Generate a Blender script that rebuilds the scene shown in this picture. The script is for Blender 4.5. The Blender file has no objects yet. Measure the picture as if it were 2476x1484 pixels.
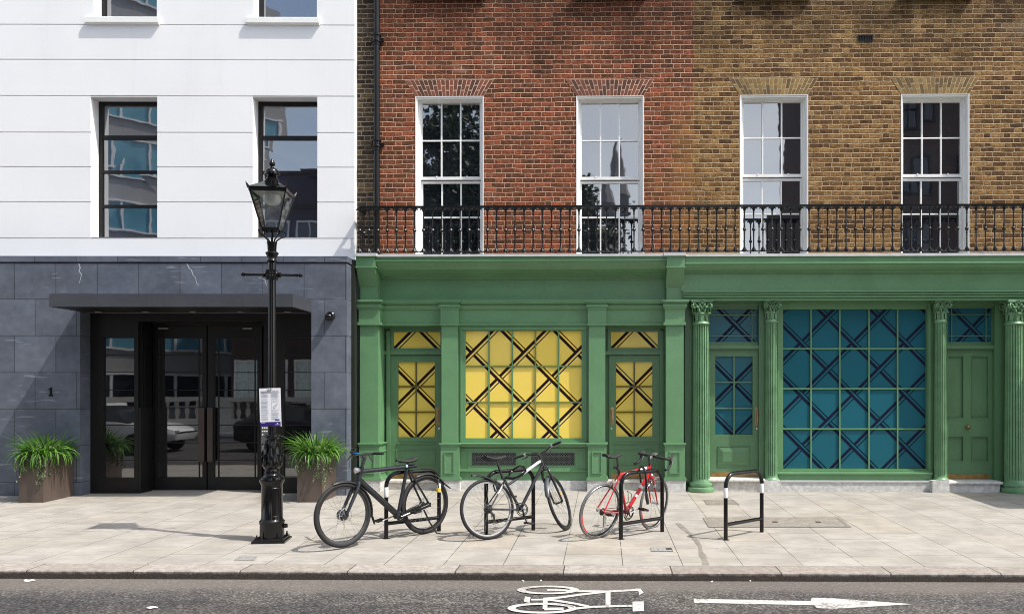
import bpy, math, random
from mathutils import Vector, Matrix
R = math.radians
S = bpy.context.scene
COL = S.collection
random.seed(7)

# ------------------------------------------------------------------ camera, sky, sun, exposure
EYE = 1.72; FL = 1980.0; CU = 1423.0; HV = 950.0; W0, H0 = 2475.0, 1484.0   # survey units used to measure the street
TH = 0.0162                                                                # the lens is turned a little to the left of square-on
cd = bpy.data.cameras.new('camera'); cam = bpy.data.objects.new('camera', cd); COL.objects.link(cam)
cam.location = (0, 0, EYE); cam.rotation_euler = (R(90), 0, TH)
cd.sensor_width = 36; cd.lens = 36*FL/W0
cd.shift_x = -(CU-W0/2)/W0; cd.shift_y = (HV-H0/2)/W0
cd.clip_start = .1; cd.clip_end = 500
S.camera = cam
SUN = Vector((.61, -.235, 1.0)).normalized()
el = math.asin(SUN.z); az = math.atan2(SUN.x, SUN.y)
w = bpy.data.worlds.new('World'); S.world = w; w.use_nodes = True
nt = w.node_tree
sky = nt.nodes.new('ShaderNodeTexSky'); sky.sky_type = 'NISHITA'; sky.sun_disc = False
sky.sun_elevation = el; sky.sun_rotation = az; sky.air_density = 1.0; sky.dust_density = 2.0; sky.ozone_density = 1.0
bw = nt.nodes.new('ShaderNodeRGBToBW'); nt.links.new(sky.outputs[0], bw.inputs[0])      # thin broken cloud over the Nishita sky
cm = nt.nodes.new('ShaderNodeMath'); cm.operation = 'MULTIPLY'; cm.inputs[1].default_value = 1.55; nt.links.new(bw.outputs[0], cm.inputs[0])
tcw = nt.nodes.new('ShaderNodeTexCoord'); mpw = nt.nodes.new('ShaderNodeMapping'); mpw.inputs['Scale'].default_value = (1, 1, 2.2); nt.links.new(tcw.outputs['Generated'], mpw.inputs[0])
nzw = nt.nodes.new('ShaderNodeTexNoise'); nzw.inputs['Scale'].default_value = 2.3; nzw.inputs['Detail'].default_value = 7; nt.links.new(mpw.outputs[0], nzw.inputs['Vector'])
mrw = nt.nodes.new('ShaderNodeMapRange'); mrw.interpolation_type = 'SMOOTHSTEP'; mrw.inputs[1].default_value = .34; mrw.inputs[2].default_value = .66; mrw.inputs[3].default_value = .12; mrw.inputs[4].default_value = .72; nt.links.new(nzw.outputs[0], mrw.inputs[0])
mxw = nt.nodes.new('ShaderNodeMix'); mxw.data_type = 'RGBA'; nt.links.new(mrw.outputs[0], mxw.inputs[0]); nt.links.new(sky.outputs[0], mxw.inputs[6]); nt.links.new(cm.outputs[0], mxw.inputs[7])
nt.links.new(mxw.outputs[2], nt.nodes['Background'].inputs[0]); nt.nodes['Background'].inputs[1].default_value = .15
sl = bpy.data.lights.new('sun', 'SUN'); so = bpy.data.objects.new('sun', sl); COL.objects.link(so)
sl.energy = 2.9; sl.angle = R(.5); sl.color = (1, .95, .87)
so.rotation_euler = SUN.to_track_quat('Z', 'Y').to_euler(); so.location = (6, -4, 20)
S.view_settings.view_transform = 'Standard'; S.view_settings.look = 'None'
S.view_settings.exposure = 1.02; S.view_settings.gamma = 1
S.cycles.max_bounces = 8; S.cycles.diffuse_bounces = 6; S.cycles.glossy_bounces = 4; S.cycles.transparent_max_bounces = 16
S.cycles.filter_width = 1.0; S.cycles.use_denoising = True; S.cycles.denoising_prefilter = 'ACCURATE'
S.cycles.caustics_reflective = False; S.cycles.caustics_refractive = False

# ------------------------------------------------------------------ measuring helpers
def PX(u, Y, yaw=TH):
    t = (u-CU)/FL; c, s = math.cos(yaw), math.sin(yaw)
    return Y*(t*c-s)/(c+t*s)
def PZ(v, Y, u=CU, yaw=TH):
    X = PX(u, Y, yaw); yc = -X*math.sin(yaw)+Y*math.cos(yaw)
    return EYE+(HV-v)/FL*yc
SL = .015
def zg(Y): return SL*(Y-9.0)
ROADZ = -.10
def PG(u, v, road=False):
    Y = 9.0
    for _ in range(30):
        z = ROADZ if road else zg(Y)
        yc = (EYE-z)*FL/(v-HV); t = (u-CU)/FL
        X = yc*(t*math.cos(TH)-math.sin(TH)); Y = yc*(math.cos(TH)+t*math.sin(TH))
    return Vector((X, Y, z))

# ------------------------------------------------------------------ mesh builder
class MB:
    def __init__(s): s.V = []; s.F = []; s.M = []; s.S = []
    def add(s, vs, fs, m=0, sm=False):
        b = len(s.V); s.V += [tuple(v) for v in vs]
        for f in fs: s.F.append([b+i for i in f]); s.M.append(m); s.S.append(sm)
    def box(s, x0, y0, z0, x1, y1, z1, m=0):
        x0, x1 = min(x0, x1), max(x0, x1); y0, y1 = min(y0, y1), max(y0, y1); z0, z1 = min(z0, z1), max(z0, z1)
        s.add([(x0,y0,z0),(x1,y0,z0),(x1,y1,z0),(x0,y1,z0),(x0,y0,z1),(x1,y0,z1),(x1,y1,z1),(x0,y1,z1)],
              [(0,3,2,1),(4,5,6,7),(0,1,5,4),(1,2,6,5),(2,3,7,6),(3,0,4,7)], m)
    def obox(s, c, ax, h, m=0):
        c = Vector(c); A = [Vector(a).normalized()*q for a, q in zip(ax, h)]
        v = [c+i*A[0]+j*A[1]+k*A[2] for k in (-1,1) for j in (-1,1) for i in (-1,1)]
        s.add(v, [(0,2,3,1),(4,5,7,6),(0,1,5,4),(1,3,7,5),(3,2,6,7),(2,0,4,6)], m)
    def tube(s, pts, r, n=8, m=0, closed=False, sm=True, flat=None):
        P = [Vector(p) for p in pts]; k = len(P)
        rr = r if isinstance(r, (list, tuple)) else [r]*k
        vs = []; prev = None
        for i in range(k):
            if closed: t = P[(i+1) % k]-P[i-1]
            else: t = P[min(i+1, k-1)]-P[max(i-1, 0)]
            t.normalize()
            if prev is None:
                a = Vector((0,0,1)) if abs(t.z) < .9 else Vector((1,0,0))
                n1 = t.cross(a).normalized()
            else:
                n1 = prev-t*prev.dot(t)
                n1 = n1.normalized() if n1.length > 1e-6 else t.orthogonal().normalized()
            prev = n1; n2 = t.cross(n1)
            fl = flat or 1.0
            for j in range(n):
                a = 2*math.pi*j/n
                vs.append(P[i]+rr[i]*(math.cos(a)*n1+math.sin(a)*n2*fl))
        fs = []
        for i in range(k if closed else k-1):
            b = (i+1) % k
            for j in range(n):
                fs.append((i*n+j, i*n+(j+1) % n, b*n+(j+1) % n, b*n+j))
        s.add(vs, fs, m, sm)
        if not closed:
            b = len(s.V)-len(vs)
            s.F.append([b+j for j in range(n)][::-1]); s.M.append(m); s.S.append(False)
            s.F.append([b+(k-1)*n+j for j in range(n)]); s.M.append(m); s.S.append(False)
    def lathe(s, c, prof, n=24, m=0, fl=None, sq=1.0, axis='z', ph=0.0):
        vs = []; k = len(prof)
        for i, (r, z) in enumerate(prof):
            for j in range(n):
                a = 2*math.pi*j/n+ph
                q = r*(fl(a, i) if fl else 1)
                if axis == 'z': vs.append((c[0]+q*math.cos(a), c[1]+q*math.sin(a)*sq, c[2]+z))
                elif axis == 'y': vs.append((c[0]+q*math.cos(a), c[1]+z, c[2]+q*math.sin(a)))
                else: vs.append((c[0]+z, c[1]+q*math.cos(a), c[2]+q*math.sin(a)))
        fs = []
        for i in range(k-1):
            for j in range(n):
                fs.append((i*n+j, i*n+(j+1) % n, (i+1)*n+(j+1) % n, (i+1)*n+j))
        fs.append(tuple(range(n))[::-1]); fs.append(tuple((k-1)*n+j for j in range(n)))
        s.add(vs, fs, m, True)
    def extx(s, prof, x0, x1, m=0):                      # closed (y, z) outline swept along x
        n = len(prof)
        s.add([(x0, y, z) for y, z in prof]+[(x1, y, z) for y, z in prof],
              [(i, (i+1) % n, n+(i+1) % n, n+i) for i in range(n)]+[tuple(range(n))[::-1], tuple(range(n, 2*n))], m)
    def prism(s, pts, d, m=0):                           # planar outline pushed by vector d
        n = len(pts); d = Vector(d)
        s.add([Vector(p) for p in pts]+[Vector(p)+d for p in pts],
              [tuple(range(n)), tuple(range(n, 2*n))[::-1]]+[((i+1) % n, i, n+i, n+(i+1) % n) for i in range(n)], m)
    def poly(s, pts, m=0): s.add(pts, [tuple(range(len(pts)))], m)
    def map(s, fn): s.V = [tuple(fn(Vector(v))) for v in s.V]; return s
    def build(s, name, mats, parent=None, ang=40):
        me = bpy.data.meshes.new(name); me.from_pydata(s.V, [], s.F)
        if not isinstance(mats, (list, tuple)): mats = [mats]
        for q in mats: me.materials.append(q)
        me.polygons.foreach_set('material_index', s.M)
        me.polygons.foreach_set('use_smooth', s.S)
        me.update()
        bm_fix(me)
        if any(s.S): me.set_sharp_from_angle(angle=R(ang))
        o = bpy.data.objects.new(name, me); COL.objects.link(o)
        if parent: o.parent = parent
        return o
import bmesh
def bm_fix(me):
    b = bmesh.new(); b.from_mesh(me); bmesh.ops.recalc_face_normals(b, faces=b.faces[:]); b.to_mesh(me); b.free()
def tag(o, label=None, cat=None, group=None, kind=None):
    if label: o['label'] = label
    if cat: o['category'] = cat
    if group: o['group'] = group
    if kind: o['kind'] = kind
    return o
def empty(name, loc=(0,0,0), rot=(0,0,0)):
    o = bpy.data.objects.new(name, None); COL.objects.link(o); o.location = loc; o.rotation_euler = rot
    o.empty_display_size = .2
    return o
def dup(o, parent=None):
    c = o.copy(); COL.objects.link(c)
    if parent: c.parent = parent
    for ch in list(o.children): dup(ch, c)
    return c

# ------------------------------------------------------------------ materials
class NT:
    def __init__(s, name):
        s.m = bpy.data.materials.new(name); s.m.use_nodes = True; s.t = s.m.node_tree; s.t.nodes.clear()
        s.out = s.n('ShaderNodeOutputMaterial'); s.b = s.n('ShaderNodeBsdfPrincipled'); s.l(s.b.outputs[0], s.out.inputs[0])
    def n(s, t, **k):
        q = s.t.nodes.new(t)
        for a, v in k.items(): setattr(q, a, v)
        return q
    def l(s, a, b): s.t.links.new(a, b)
    def put(s, sock, v):
        if hasattr(v, 'is_output') or isinstance(v, bpy.types.NodeSocket): s.l(v, sock)
        elif isinstance(v, (tuple, list)) and len(v) == 3 and sock.type == 'RGBA': sock.default_value = (*v, 1)
        else: sock.default_value = v
    def math(s, op, a, b=0, c=0, clamp=False):
        q = s.n('ShaderNodeMath', operation=op, use_clamp=clamp)
        for i, v in enumerate((a, b, c)): s.put(q.inputs[i], v)
        return q.outputs[0]
    def mix(s, f, a, b, blend='MIX'):
        q = s.n('ShaderNodeMix', data_type='RGBA', blend_type=blend)
        s.put(q.inputs[0], f); s.put(q.inputs[6], a); s.put(q.inputs[7], b)
        return q.outputs[2]
    def coord(s, sc=(1,1,1)):
        t = s.n('ShaderNodeTexCoord'); m = s.n('ShaderNodeMapping'); s.l(t.outputs['Object'], m.inputs[0]); m.inputs['Scale'].default_value = sc
        return m.outputs[0]
    def noise(s, scale, vec=None, detail=4, rough=.55, sc=(1,1,1)):
        q = s.n('ShaderNodeTexNoise'); q.inputs['Scale'].default_value = scale; q.inputs['Detail'].default_value = detail; q.inputs['Roughness'].default_value = rough
        s.l(vec or s.coord(sc), q.inputs['Vector']); return q.outputs[0]
    def ramp(s, f, stops, interp='LINEAR'):
        q = s.n('ShaderNodeValToRGB'); r = q.color_ramp; r.interpolation = interp
        while len(r.elements) < len(stops): r.elements.new(.5)
        for e, (p, c) in zip(r.elements, stops): e.position = p; e.color = (*c, 1) if isinstance(c, tuple) else (c, c, c, 1)
        s.put(q.inputs[0], f); return q.outputs[0]
    def step(s, v, a, b):
        q = s.n('ShaderNodeMapRange', interpolation_type='SMOOTHSTEP'); s.put(q.inputs[0], v)
        q.inputs[1].default_value = a; q.inputs[2].default_value = b
        return q.outputs[0]
    def bump(s, h, st=.3, d=.01):
        q = s.n('ShaderNodeBump'); q.inputs['Strength'].default_value = st; q.inputs['Distance'].default_value = d; s.l(h, q.inputs['Height']); s.l(q.outputs[0], s.b.inputs['Normal'])
    def set(s, **k):
        for a, v in k.items():
            s.put(s.b.inputs[{'base': 'Base Color', 'rough': 'Roughness', 'metal': 'Metallic', 'ior': 'IOR', 'spec': 'Specular IOR Level', 'coat': 'Coat Weight', 'coatr': 'Coat Roughness', 'trans': 'Transmission Weight', 'alpha': 'Alpha'}[a]], v)
        return s
def sc3(c, k): return tuple(min(1, x*k) for x in c)
def paint(name, c, rough=.4, var=.12, nscale=3.0, metal=0, bump=0, bscale=40, spec=.5, coat=0):
    t = NT(name)
    n1 = t.noise(nscale, detail=6); n2 = t.noise(nscale*9, detail=3)
    f = t.math('ADD', t.math('MULTIPLY', n1, .65), t.math('MULTIPLY', n2, .35))
    t.set(base=t.mix(t.step(f, .3, .7), sc3(c, 1-var), sc3(c, 1+var)), metal=metal, spec=spec, coat=coat)
    t.set(rough=t.math('ADD', t.math('MULTIPLY', n1, .16), rough-.08))
    if bump: t.bump(t.noise(bscale, detail=4), bump, .004)
    return t.m

def brick_mat(name, cols, mortar, stain, soot=.5, mw=.0032, mv=.0026, edgepatch=None, rough_=1.0):
    t = NT(name)
    tc = t.n('ShaderNodeTexCoord'); sp = t.n('ShaderNodeSeparateXYZ'); t.l(tc.outputs['Object'], sp.inputs[0])
    wob = t.noise(3.0, detail=2); wob2 = t.noise(22, detail=3)
    u = t.math('ADD', sp.outputs[0], t.math('MULTIPLY', t.math('SUBTRACT', wob2, .5), .010*rough_))
    wv = t.math('ADD', sp.outputs[2], t.math('ADD', t.math('MULTIPLY', t.math('SUBTRACT', wob, .5), .03), t.math('MULTIPLY', t.math('SUBTRACT', wob2, .5), .009*rough_)))
    RH = .0802; PER = .3375
    rw = t.math('DIVIDE', wv, RH); row = t.math('FLOOR', rw); fr = t.math('FRACT', rw)
    wr = t.n('ShaderNodeTexWhiteNoise', noise_dimensions='1D'); t.l(row, wr.inputs['W'])
    xs = t.math('ADD', u, t.math('ADD', t.math('MULTIPLY', t.math('MODULO', t.math('ADD', row, 200), 2), PER/2), t.math('MULTIPLY', wr.outputs[0], .035*rough_)))
    c = t.math('DIVIDE', xs, PER); cell = t.math('FLOOR', c); tt = t.math('MULTIPLY', t.math('FRACT', c), PER)
    isH = t.math('GREATER_THAN', tt, .225)
    loc = t.math('SUBTRACT', tt, t.math('MULTIPLY', isH, .225)); ln = t.math('SUBTRACT', .225, t.math('MULTIPLY', isH, .1125))
    d = t.math('MINIMUM', loc, t.math('SUBTRACT', ln, loc)); dz = t.math('MULTIPLY', t.math('MINIMUM', fr, t.math('SUBTRACT', 1, fr)), RH)
    rag = t.noise(60, detail=4, rough=.7); rg = t.math('MULTIPLY', t.math('SUBTRACT', rag, .5), .004*rough_)
    mh = t.math('SUBTRACT', 1, t.step(t.math('ADD', dz, rg), mw-.0012, mw+.0014)); mvv = t.math('SUBTRACT', 1, t.step(t.math('ADD', d, rg), mv-.0012, mv+.0014))
    worn = t.noise(2.4, detail=4, rough=.7)
    mort = t.math('MAXIMUM', mh, t.math('MULTIPLY', mvv, .75)); dist = t.math('MINIMUM', d, dz)
    mort = t.math('MULTIPLY', mort, t.math('SUBTRACT', 1, t.math('MULTIPLY', t.step(worn, .52, .70), .6)))
    idv = t.n('ShaderNodeCombineXYZ'); t.l(t.math('ADD', t.math('MULTIPLY', cell, 2), isH), idv.inputs[0]); t.l(row, idv.inputs[1])
    wn = t.n('ShaderNodeTexWhiteNoise', noise_dimensions='2D'); t.l(idv.outputs[0], wn.inputs['Vector'])
    big = t.noise(.55, detail=3)
    key = t.math('ADD', t.math('MULTIPLY', wn.outputs[0], .74), t.math('MULTIPLY', big, .40))
    k = len(cols)
    bc = t.ramp(t.math('SUBTRACT', key, .07), [(i/(k-1), q) for i, q in enumerate(cols)])
    grain = t.noise(34, detail=6, rough=.8, sc=(.7, 1, 1.4)); patch = t.noise(11, detail=5, rough=.75)
    bc = t.mix(t.math('MULTIPLY', t.step(patch, .50, .66), .75), bc, cols[0])
    bc = t.mix(t.step(grain, .38, .66), t.mix(1, bc, (.52, .50, .48), 'MULTIPLY'), t.mix(1, bc, (1.38, 1.34, 1.28), 'MULTIPLY'))
    under = t.step(fr, .10, .30)                            # shading along each rough brick's lower edge, painted into the colour
    bc = t.mix(under, t.mix(1, bc, (.62, .60, .58), 'MULTIPLY'), bc)
    bc = t.mix(t.math('MULTIPLY', t.math('SUBTRACT', 1, t.step(t.math('ADD', dist, rg), .0055, .0095)), .8), bc, stain)
    mn = t.noise(26, detail=3)
    mc = t.mix(mn, sc3(mortar, .66), sc3(mortar, 1.15))
    col = t.mix(mort, bc, mc)
    st = t.noise(1.0, detail=6, rough=.65, sc=(1.3, 1, .8))  # soot under the sills at the top of the wall, and rain streaks
    hz_ = t.step(sp.outputs[2], 6.4, 8.5)
    sf = t.math('MULTIPLY', t.step(t.math('ADD', t.math('MULTIPLY', st, .80), t.math('MULTIPLY', hz_, .42)), .50, .84), soot)
    col = t.mix(sf, col, t.mix(1, col, (.40, .40, .38), 'MULTIPLY'))
    wsh = t.noise(.9, detail=5, rough=.6, sc=(1, 1, 2))
    col = t.mix(t.math('MULTIPLY', t.step(wsh, .60, .72), .30), col, t.mix(.5, col, mortar))
    if edgepatch:
        x0, x1, pc = edgepatch
        pf = t.math('MULTIPLY', t.step(t.math('ADD', sp.outputs[0], t.math('MULTIPLY', t.math('SUBTRACT', st, .5), 2.2)), x0, x1), t.math('SUBTRACT', 1, mort))
        pf = t.math('MULTIPLY', pf, t.step(sp.outputs[2], 7.2, 5.6))
        col = t.mix(t.math('MULTIPLY', pf, .75), col, t.mix(wn.outputs[0], sc3(pc, .55), pc))
    t.set(base=col, rough=.9, spec=.2)
    h = t.math('ADD', t.step(t.math('ADD', dist, rg), .003, .010), t.math('MULTIPLY', grain, .8))
    t.bump(h, .7, .008)
    return t.m

def cladding_mat():
    t = NT('slate_cladding')
    tc = t.n('ShaderNodeTexCoord'); sp = t.n('ShaderNodeSeparateXYZ'); t.l(tc.outputs['Object'], sp.inputs[0])
    cb = t.n('ShaderNodeCombineXYZ'); t.l(t.math('ADD', sp.outputs[0], 20-.43), cb.inputs[0]); t.l(t.math('SUBTRACT', sp.outputs[2], PZ(724, 13.3)-8*.592), cb.inputs[1])
    bt = t.n('ShaderNodeTexBrick', offset=.5, offset_frequency=2, squash=1); t.l(cb.outputs[0], bt.inputs['Vector'])
    bt.inputs['Scale'].default_value = 1; bt.inputs['Brick Width'].default_value = .668; bt.inputs['Row Height'].default_value = .592
    bt.inputs['Mortar Size'].default_value = .0055; bt.inputs['Mortar Smooth'].default_value = .2
    bt.inputs['Color1'].default_value = (.86, .86, .86, 1); bt.inputs['Color2'].default_value = (1.12, 1.12, 1.12, 1); bt.inputs['Mortar'].default_value = (.28, .28, .28, 1)
    cl = t.noise(1.6, detail=8, rough=.62, sc=(.8, 1, 1.3)); c2 = t.noise(9, detail=5)
    base = t.ramp(t.math('ADD', t.math('MULTIPLY', cl, .7), t.math('MULTIPLY', c2, .3)), [(.28, (.057, .065, .086)), (.5, (.093, .106, .136)), (.72, (.140, .156, .192))])
    sk = t.noise(3.2, detail=3, rough=.4, sc=(.9, 1, 9)); veil = t.noise(1.1, detail=2)
    strk = t.math('MULTIPLY', t.step(sk, .655, .70), t.step(veil, .42, .62))
    base = t.mix(t.math('MULTIPLY', strk, .36), base, (.34, .37, .42))
    col = t.mix(1, base, bt.outputs[0], 'MULTIPLY')
    t.set(base=col, rough=.62, spec=.4); t.bump(t.math('ADD', c2, t.math('MULTIPLY', bt.outputs[1], -2)), .25, .006)
    return t.m

def paving_mat():
    t = NT('stone_paving')
    tc = t.n('ShaderNodeTexCoord'); sp = t.n('ShaderNodeSeparateXYZ'); t.l(tc.outputs['Object'], sp.inputs[0])
    cb = t.n('ShaderNodeCombineXYZ'); t.l(t.math('ADD', sp.outputs[1], 40.2), cb.inputs[0]); t.l(t.math('ADD', sp.outputs[0], 60.4-.21), cb.inputs[1])
    bt = t.n('ShaderNodeTexBrick', offset=.42, offset_frequency=2, squash=1.35, squash_frequency=3); t.l(cb.outputs[0], bt.inputs['Vector'])
    bt.inputs['Scale'].default_value = 1; bt.inputs['Brick Width'].default_value = .93; bt.inputs['Row Height'].default_value = .604
    bt.inputs['Mortar Size'].default_value = .0052; bt.inputs['Mortar Smooth'].default_value = .3
    bt.inputs['Color1'].default_value = (.0, .0, .0, 1); bt.inputs['Color2'].default_value = (1, 1, 1, 1); bt.inputs['Mortar'].default_value = (.5, .5, .5, 1)
    slab = t.ramp(bt.outputs[0], [(0, (.310, .289, .256)), (.35, (.322, .302, .272)), (.7, (.316, .297, .270)), (1, (.325, .296, .252))])
    cl = t.noise(2.2, detail=7, rough=.65); sk = t.noise(2.6, detail=6, rough=.65, sc=(1.3, 4.2, 1)); fine = t.noise(70, detail=4, rough=.7)
    col = t.mix(t.step(cl, .3, .72), t.mix(1, slab, (.80, .795, .79), 'MULTIPLY'), t.mix(1, slab, (1.10, 1.10, 1.10), 'MULTIPLY'))
    col = t.mix(t.math('MULTIPLY', t.step(sk, .54, .68), .42), col, (.165, .150, .132))
    col = t.mix(t.math('MULTIPLY', t.step(sk, .42, .30), .25), col, (.46, .44, .41))
    col = t.mix(t.math('MULTIPLY', t.step(fine, .5, .8), .35), col, (.20, .185, .165))
    sp_ = t.n('ShaderNodeTexVoronoi'); sp_.inputs['Scale'].default_value = 2.6; t.l(t.coord(), sp_.inputs['Vector'])
    wn = t.n('ShaderNodeTexWhiteNoise', noise_dimensions='3D'); t.l(sp_.outputs['Position'], wn.inputs['Vector'])
    gum = t.math('MULTIPLY', t.math('SUBTRACT', 1, t.step(sp_.outputs['Distance'], .03, .055)), t.math('GREATER_THAN', wn.outputs[0], .72))
    col = t.mix(t.math('MULTIPLY', gum, .55), col, (.10, .095, .09))
    jn = t.noise(.9, detail=2)
    col = t.mix(t.math('MULTIPLY', bt.outputs[1], t.step(jn, .15, .5)), col, t.mix(t.step(cl, .55, .7), (.085, .076, .066), (.36, .33, .29)))
    t.set(base=col, rough=.85, spec=.25); t.bump(t.math('ADD', t.math('MULTIPLY', sk, 1.5), t.math('ADD', fine, t.math('MULTIPLY', bt.outputs[1], -1.5))), .35, .006)
    return t.m

def granite_mat(name, c, dark, joint=None, stain=0):
    t = NT(name)
    fine = t.noise(120, detail=4, rough=.75); md = t.noise(14, detail=5, rough=.7); big = t.noise(1.8, detail=5)
    col = t.mix(t.step(fine, .36, .66), dark, c)
    col = t.mix(t.step(md, .35, .7), t.mix(1, col, (.78, .76, .74), 'MULTIPLY'), t.mix(1, col, (1.12, 1.11, 1.1), 'MULTIPLY'))
    col = t.mix(t.math('MULTIPLY', t.step(big, .5, .75), .4), col, sc3(dark, .8))
    if joint:
        tc = t.n('ShaderNodeTexCoord'); sp = t.n('ShaderNodeSeparateXYZ'); t.l(tc.outputs['Object'], sp.inputs[0])
        fr = t.math('FRACT', t.math('DIVIDE', t.math('ADD', sp.outputs[0], joint[1]), joint[0]))
        dj = t.math('MULTIPLY', t.math('MINIMUM', fr, t.math('SUBTRACT', 1, fr)), joint[0])
        cell = t.math('FLOOR', t.math('DIVIDE', t.math('ADD', sp.outputs[0], joint[1]), joint[0]))
        wn = t.n('ShaderNodeTexWhiteNoise', noise_dimensions='1D'); t.l(cell, wn.inputs['W'])
        col = t.mix(wn.outputs[0], t.mix(1, col, (.84, .82, .8), 'MULTIPLY'), t.mix(1, col, (1.1, 1.1, 1.1), 'MULTIPLY'))
        if stain:                                        # road grime on the lower, upright face of the kerb
            gz = t.math('SUBTRACT', 1, t.step(t.math('ADD', sp.outputs[2], t.math('MULTIPLY', t.math('SUBTRACT', md, .5), .05)), -.055, -.02))
            col = t.mix(t.math('MULTIPLY', gz, stain), col, t.mix(t.step(fine, .35, .7), (.022, .019, .016), (.095, .078, .066)))
        col = t.mix(t.math('SUBTRACT', 1, t.step(dj, .004, .009)), col, (.05, .045, .04))
    t.set(base=col, rough=.8, spec=.3); t.bump(t.math('ADD', fine, md), .4, .006)
    return t.m

def asphalt_mat():
    t = NT('asphalt')
    fine = t.noise(110, detail=4, rough=.8); md = t.noise(30, detail=6, rough=.8, sc=(.8, 1.4, 1)); big = t.noise(.8, detail=5)
    vo = t.n('ShaderNodeTexVoronoi'); vo.inputs['Scale'].default_value = 60; t.l(t.coord(), vo.inputs['Vector'])
    wn = t.n('ShaderNodeTexWhiteNoise', noise_dimensions='3D'); t.l(vo.outputs['Position'], wn.inputs['Vector'])
    mixv = t.math('ADD', t.math('MULTIPLY', fine, .25), t.math('ADD', t.math('MULTIPLY', wn.outputs[0], .35), t.math('MULTIPLY', md, .40)))
    col = t.ramp(mixv, [(.26, (.016, .015, .015)), (.44, (.048, .045, .043)), (.58, (.088, .083, .080)), (.74, (.22, .21, .20))])
    col = t.mix(t.step(big, .36, .62), t.mix(1, col, (.82, .82, .84), 'MULTIPLY'), t.mix(1, col, (1.25, 1.21, 1.16), 'MULTIPLY'))
    tc = t.n('ShaderNodeTexCoord'); sp = t.n('ShaderNodeSeparateXYZ'); t.l(tc.outputs['Object'], sp.inputs[0])
    wv = t.noise(.9, detail=4); y2 = t.math('ADD', sp.outputs[1], t.math('MULTIPLY', t.math('SUBTRACT', wv, .5), .9))
    # an older, darker surface runs into a newer patch along an irregular seam
    edge = t.math('SUBTRACT', t.math('SUBTRACT', y2, 7.02), t.math('MULTIPLY', t.math('ADD', sp.outputs[0], 1.6), -.06))
    patch = t.math('MULTIPLY', t.step(edge, .02, -.02), .55)
    col = t.mix(patch, col, t.mix(1, col, (.52, .52, .56), 'MULTIPLY'))
    pe = t.math('ADD', sp.outputs[1], t.math('ADD', t.math('MULTIPLY', wv, .55), t.math('MULTIPLY', md, .2)))
    dusty = t.step(pe, 7.72, 8.05)                        # grit collects along the channel by the kerb
    col = t.mix(t.math('MULTIPLY', dusty, .60), col, t.mix(md, (.085, .074, .064), (.23, .205, .18)))
    t.set(base=col, rough=.88, spec=.3); t.bump(t.math('ADD', wn.outputs[0], md), .7, .010)
    return t.m

def road_paint_mat():
    t = NT('worn_road_paint')
    n1 = t.noise(34, detail=6, rough=.8); n2 = t.noise(3.2, detail=4)
    wear = t.step(t.math('ADD', t.math('MULTIPLY', n1, .7), t.math('MULTIPLY', n2, .5)), .58, .74)
    col = t.mix(t.step(n2, .3, .7), (.42, .405, .385), (.52, .50, .475))
    col = t.mix(t.math('MULTIPLY', wear, .9), col, (.10, .095, .09))
    t.set(base=col, rough=.7); t.bump(n1, .3, .004)
    return t.m

def glass_mat(name, dark=(.006, .007, .009), ior=2.1, wob=.02, wscale=2.2, rough=.015):
    t = NT(name)
    n1 = t.noise(.8, detail=3)
    t.set(base=t.mix(n1, sc3(dark, .6), sc3(dark, 1.6)), rough=rough, ior=ior, spec=.5)
    t.bump(t.noise(wscale, detail=2, rough=.5), wob, .05)
    return t.m
def film_mat(name, c, dark, coat=.45):
    t = NT(name)
    n = t.noise(.7, detail=2)
    t.set(base=t.mix(n, sc3(c, .86), sc3(c, 1.1)), rough=.55, coat=coat, coatr=.03, spec=.2)
    return t.m
def clear_mat():
    t = NT('lantern_glass'); t.t.nodes.remove(t.b)
    tr = t.n('ShaderNodeBsdfTransparent'); gl = t.n('ShaderNodeBsdfGlossy'); gl.inputs['Roughness'].default_value = .03
    df = t.n('ShaderNodeBsdfDiffuse'); df.inputs[0].default_value = (.75, .77, .77, 1)
    tr.inputs[0].default_value = (.93, .95, .95, 1)
    fz = t.n('ShaderNodeFresnel'); fz.inputs[0].default_value = 1.3
    m1 = t.n('ShaderNodeMixShader'); t.l(t.math('MULTIPLY', t.step(t.noise(9, detail=5),   .35, .75), .20), m1.inputs[0]); t.l(tr.outputs[0], m1.inputs[1]); t.l(df.outputs[0], m1.inputs[2])
    m2 = t.n('ShaderNodeMixShader'); t.l(fz.outputs[0], m2.inputs[0]); t.l(m1.outputs[0], m2.inputs[1]); t.l(gl.outputs[0], m2.inputs[2])
    t.l(m2.outputs[0], t.out.inputs[0]); return t.m
def leaf_mat(name, c1, c2, tr=.25):
    t = NT(name)
    n = t.noise(14, detail=2); oi = t.noise(3, detail=2)
    t.set(base=t.mix(t.step(t.math('ADD', t.math('MULTIPLY', n, .5), t.math('MULTIPLY', oi, .5)), .35, .65), c1, c2), rough=.5, spec=.4)
    tl = t.n('ShaderNodeBsdfTranslucent'); tl.inputs[0].default_value = (*sc3(c2, 1.3), 1)
    ms = t.n('ShaderNodeMixShader'); ms.inputs[0].default_value = tr; t.l(t.b.outputs[0], ms.inputs[1]); t.l(tl.outputs[0], ms.inputs[2]); t.l(ms.outputs[0], t.out.inputs[0])
    return t.m

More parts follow.
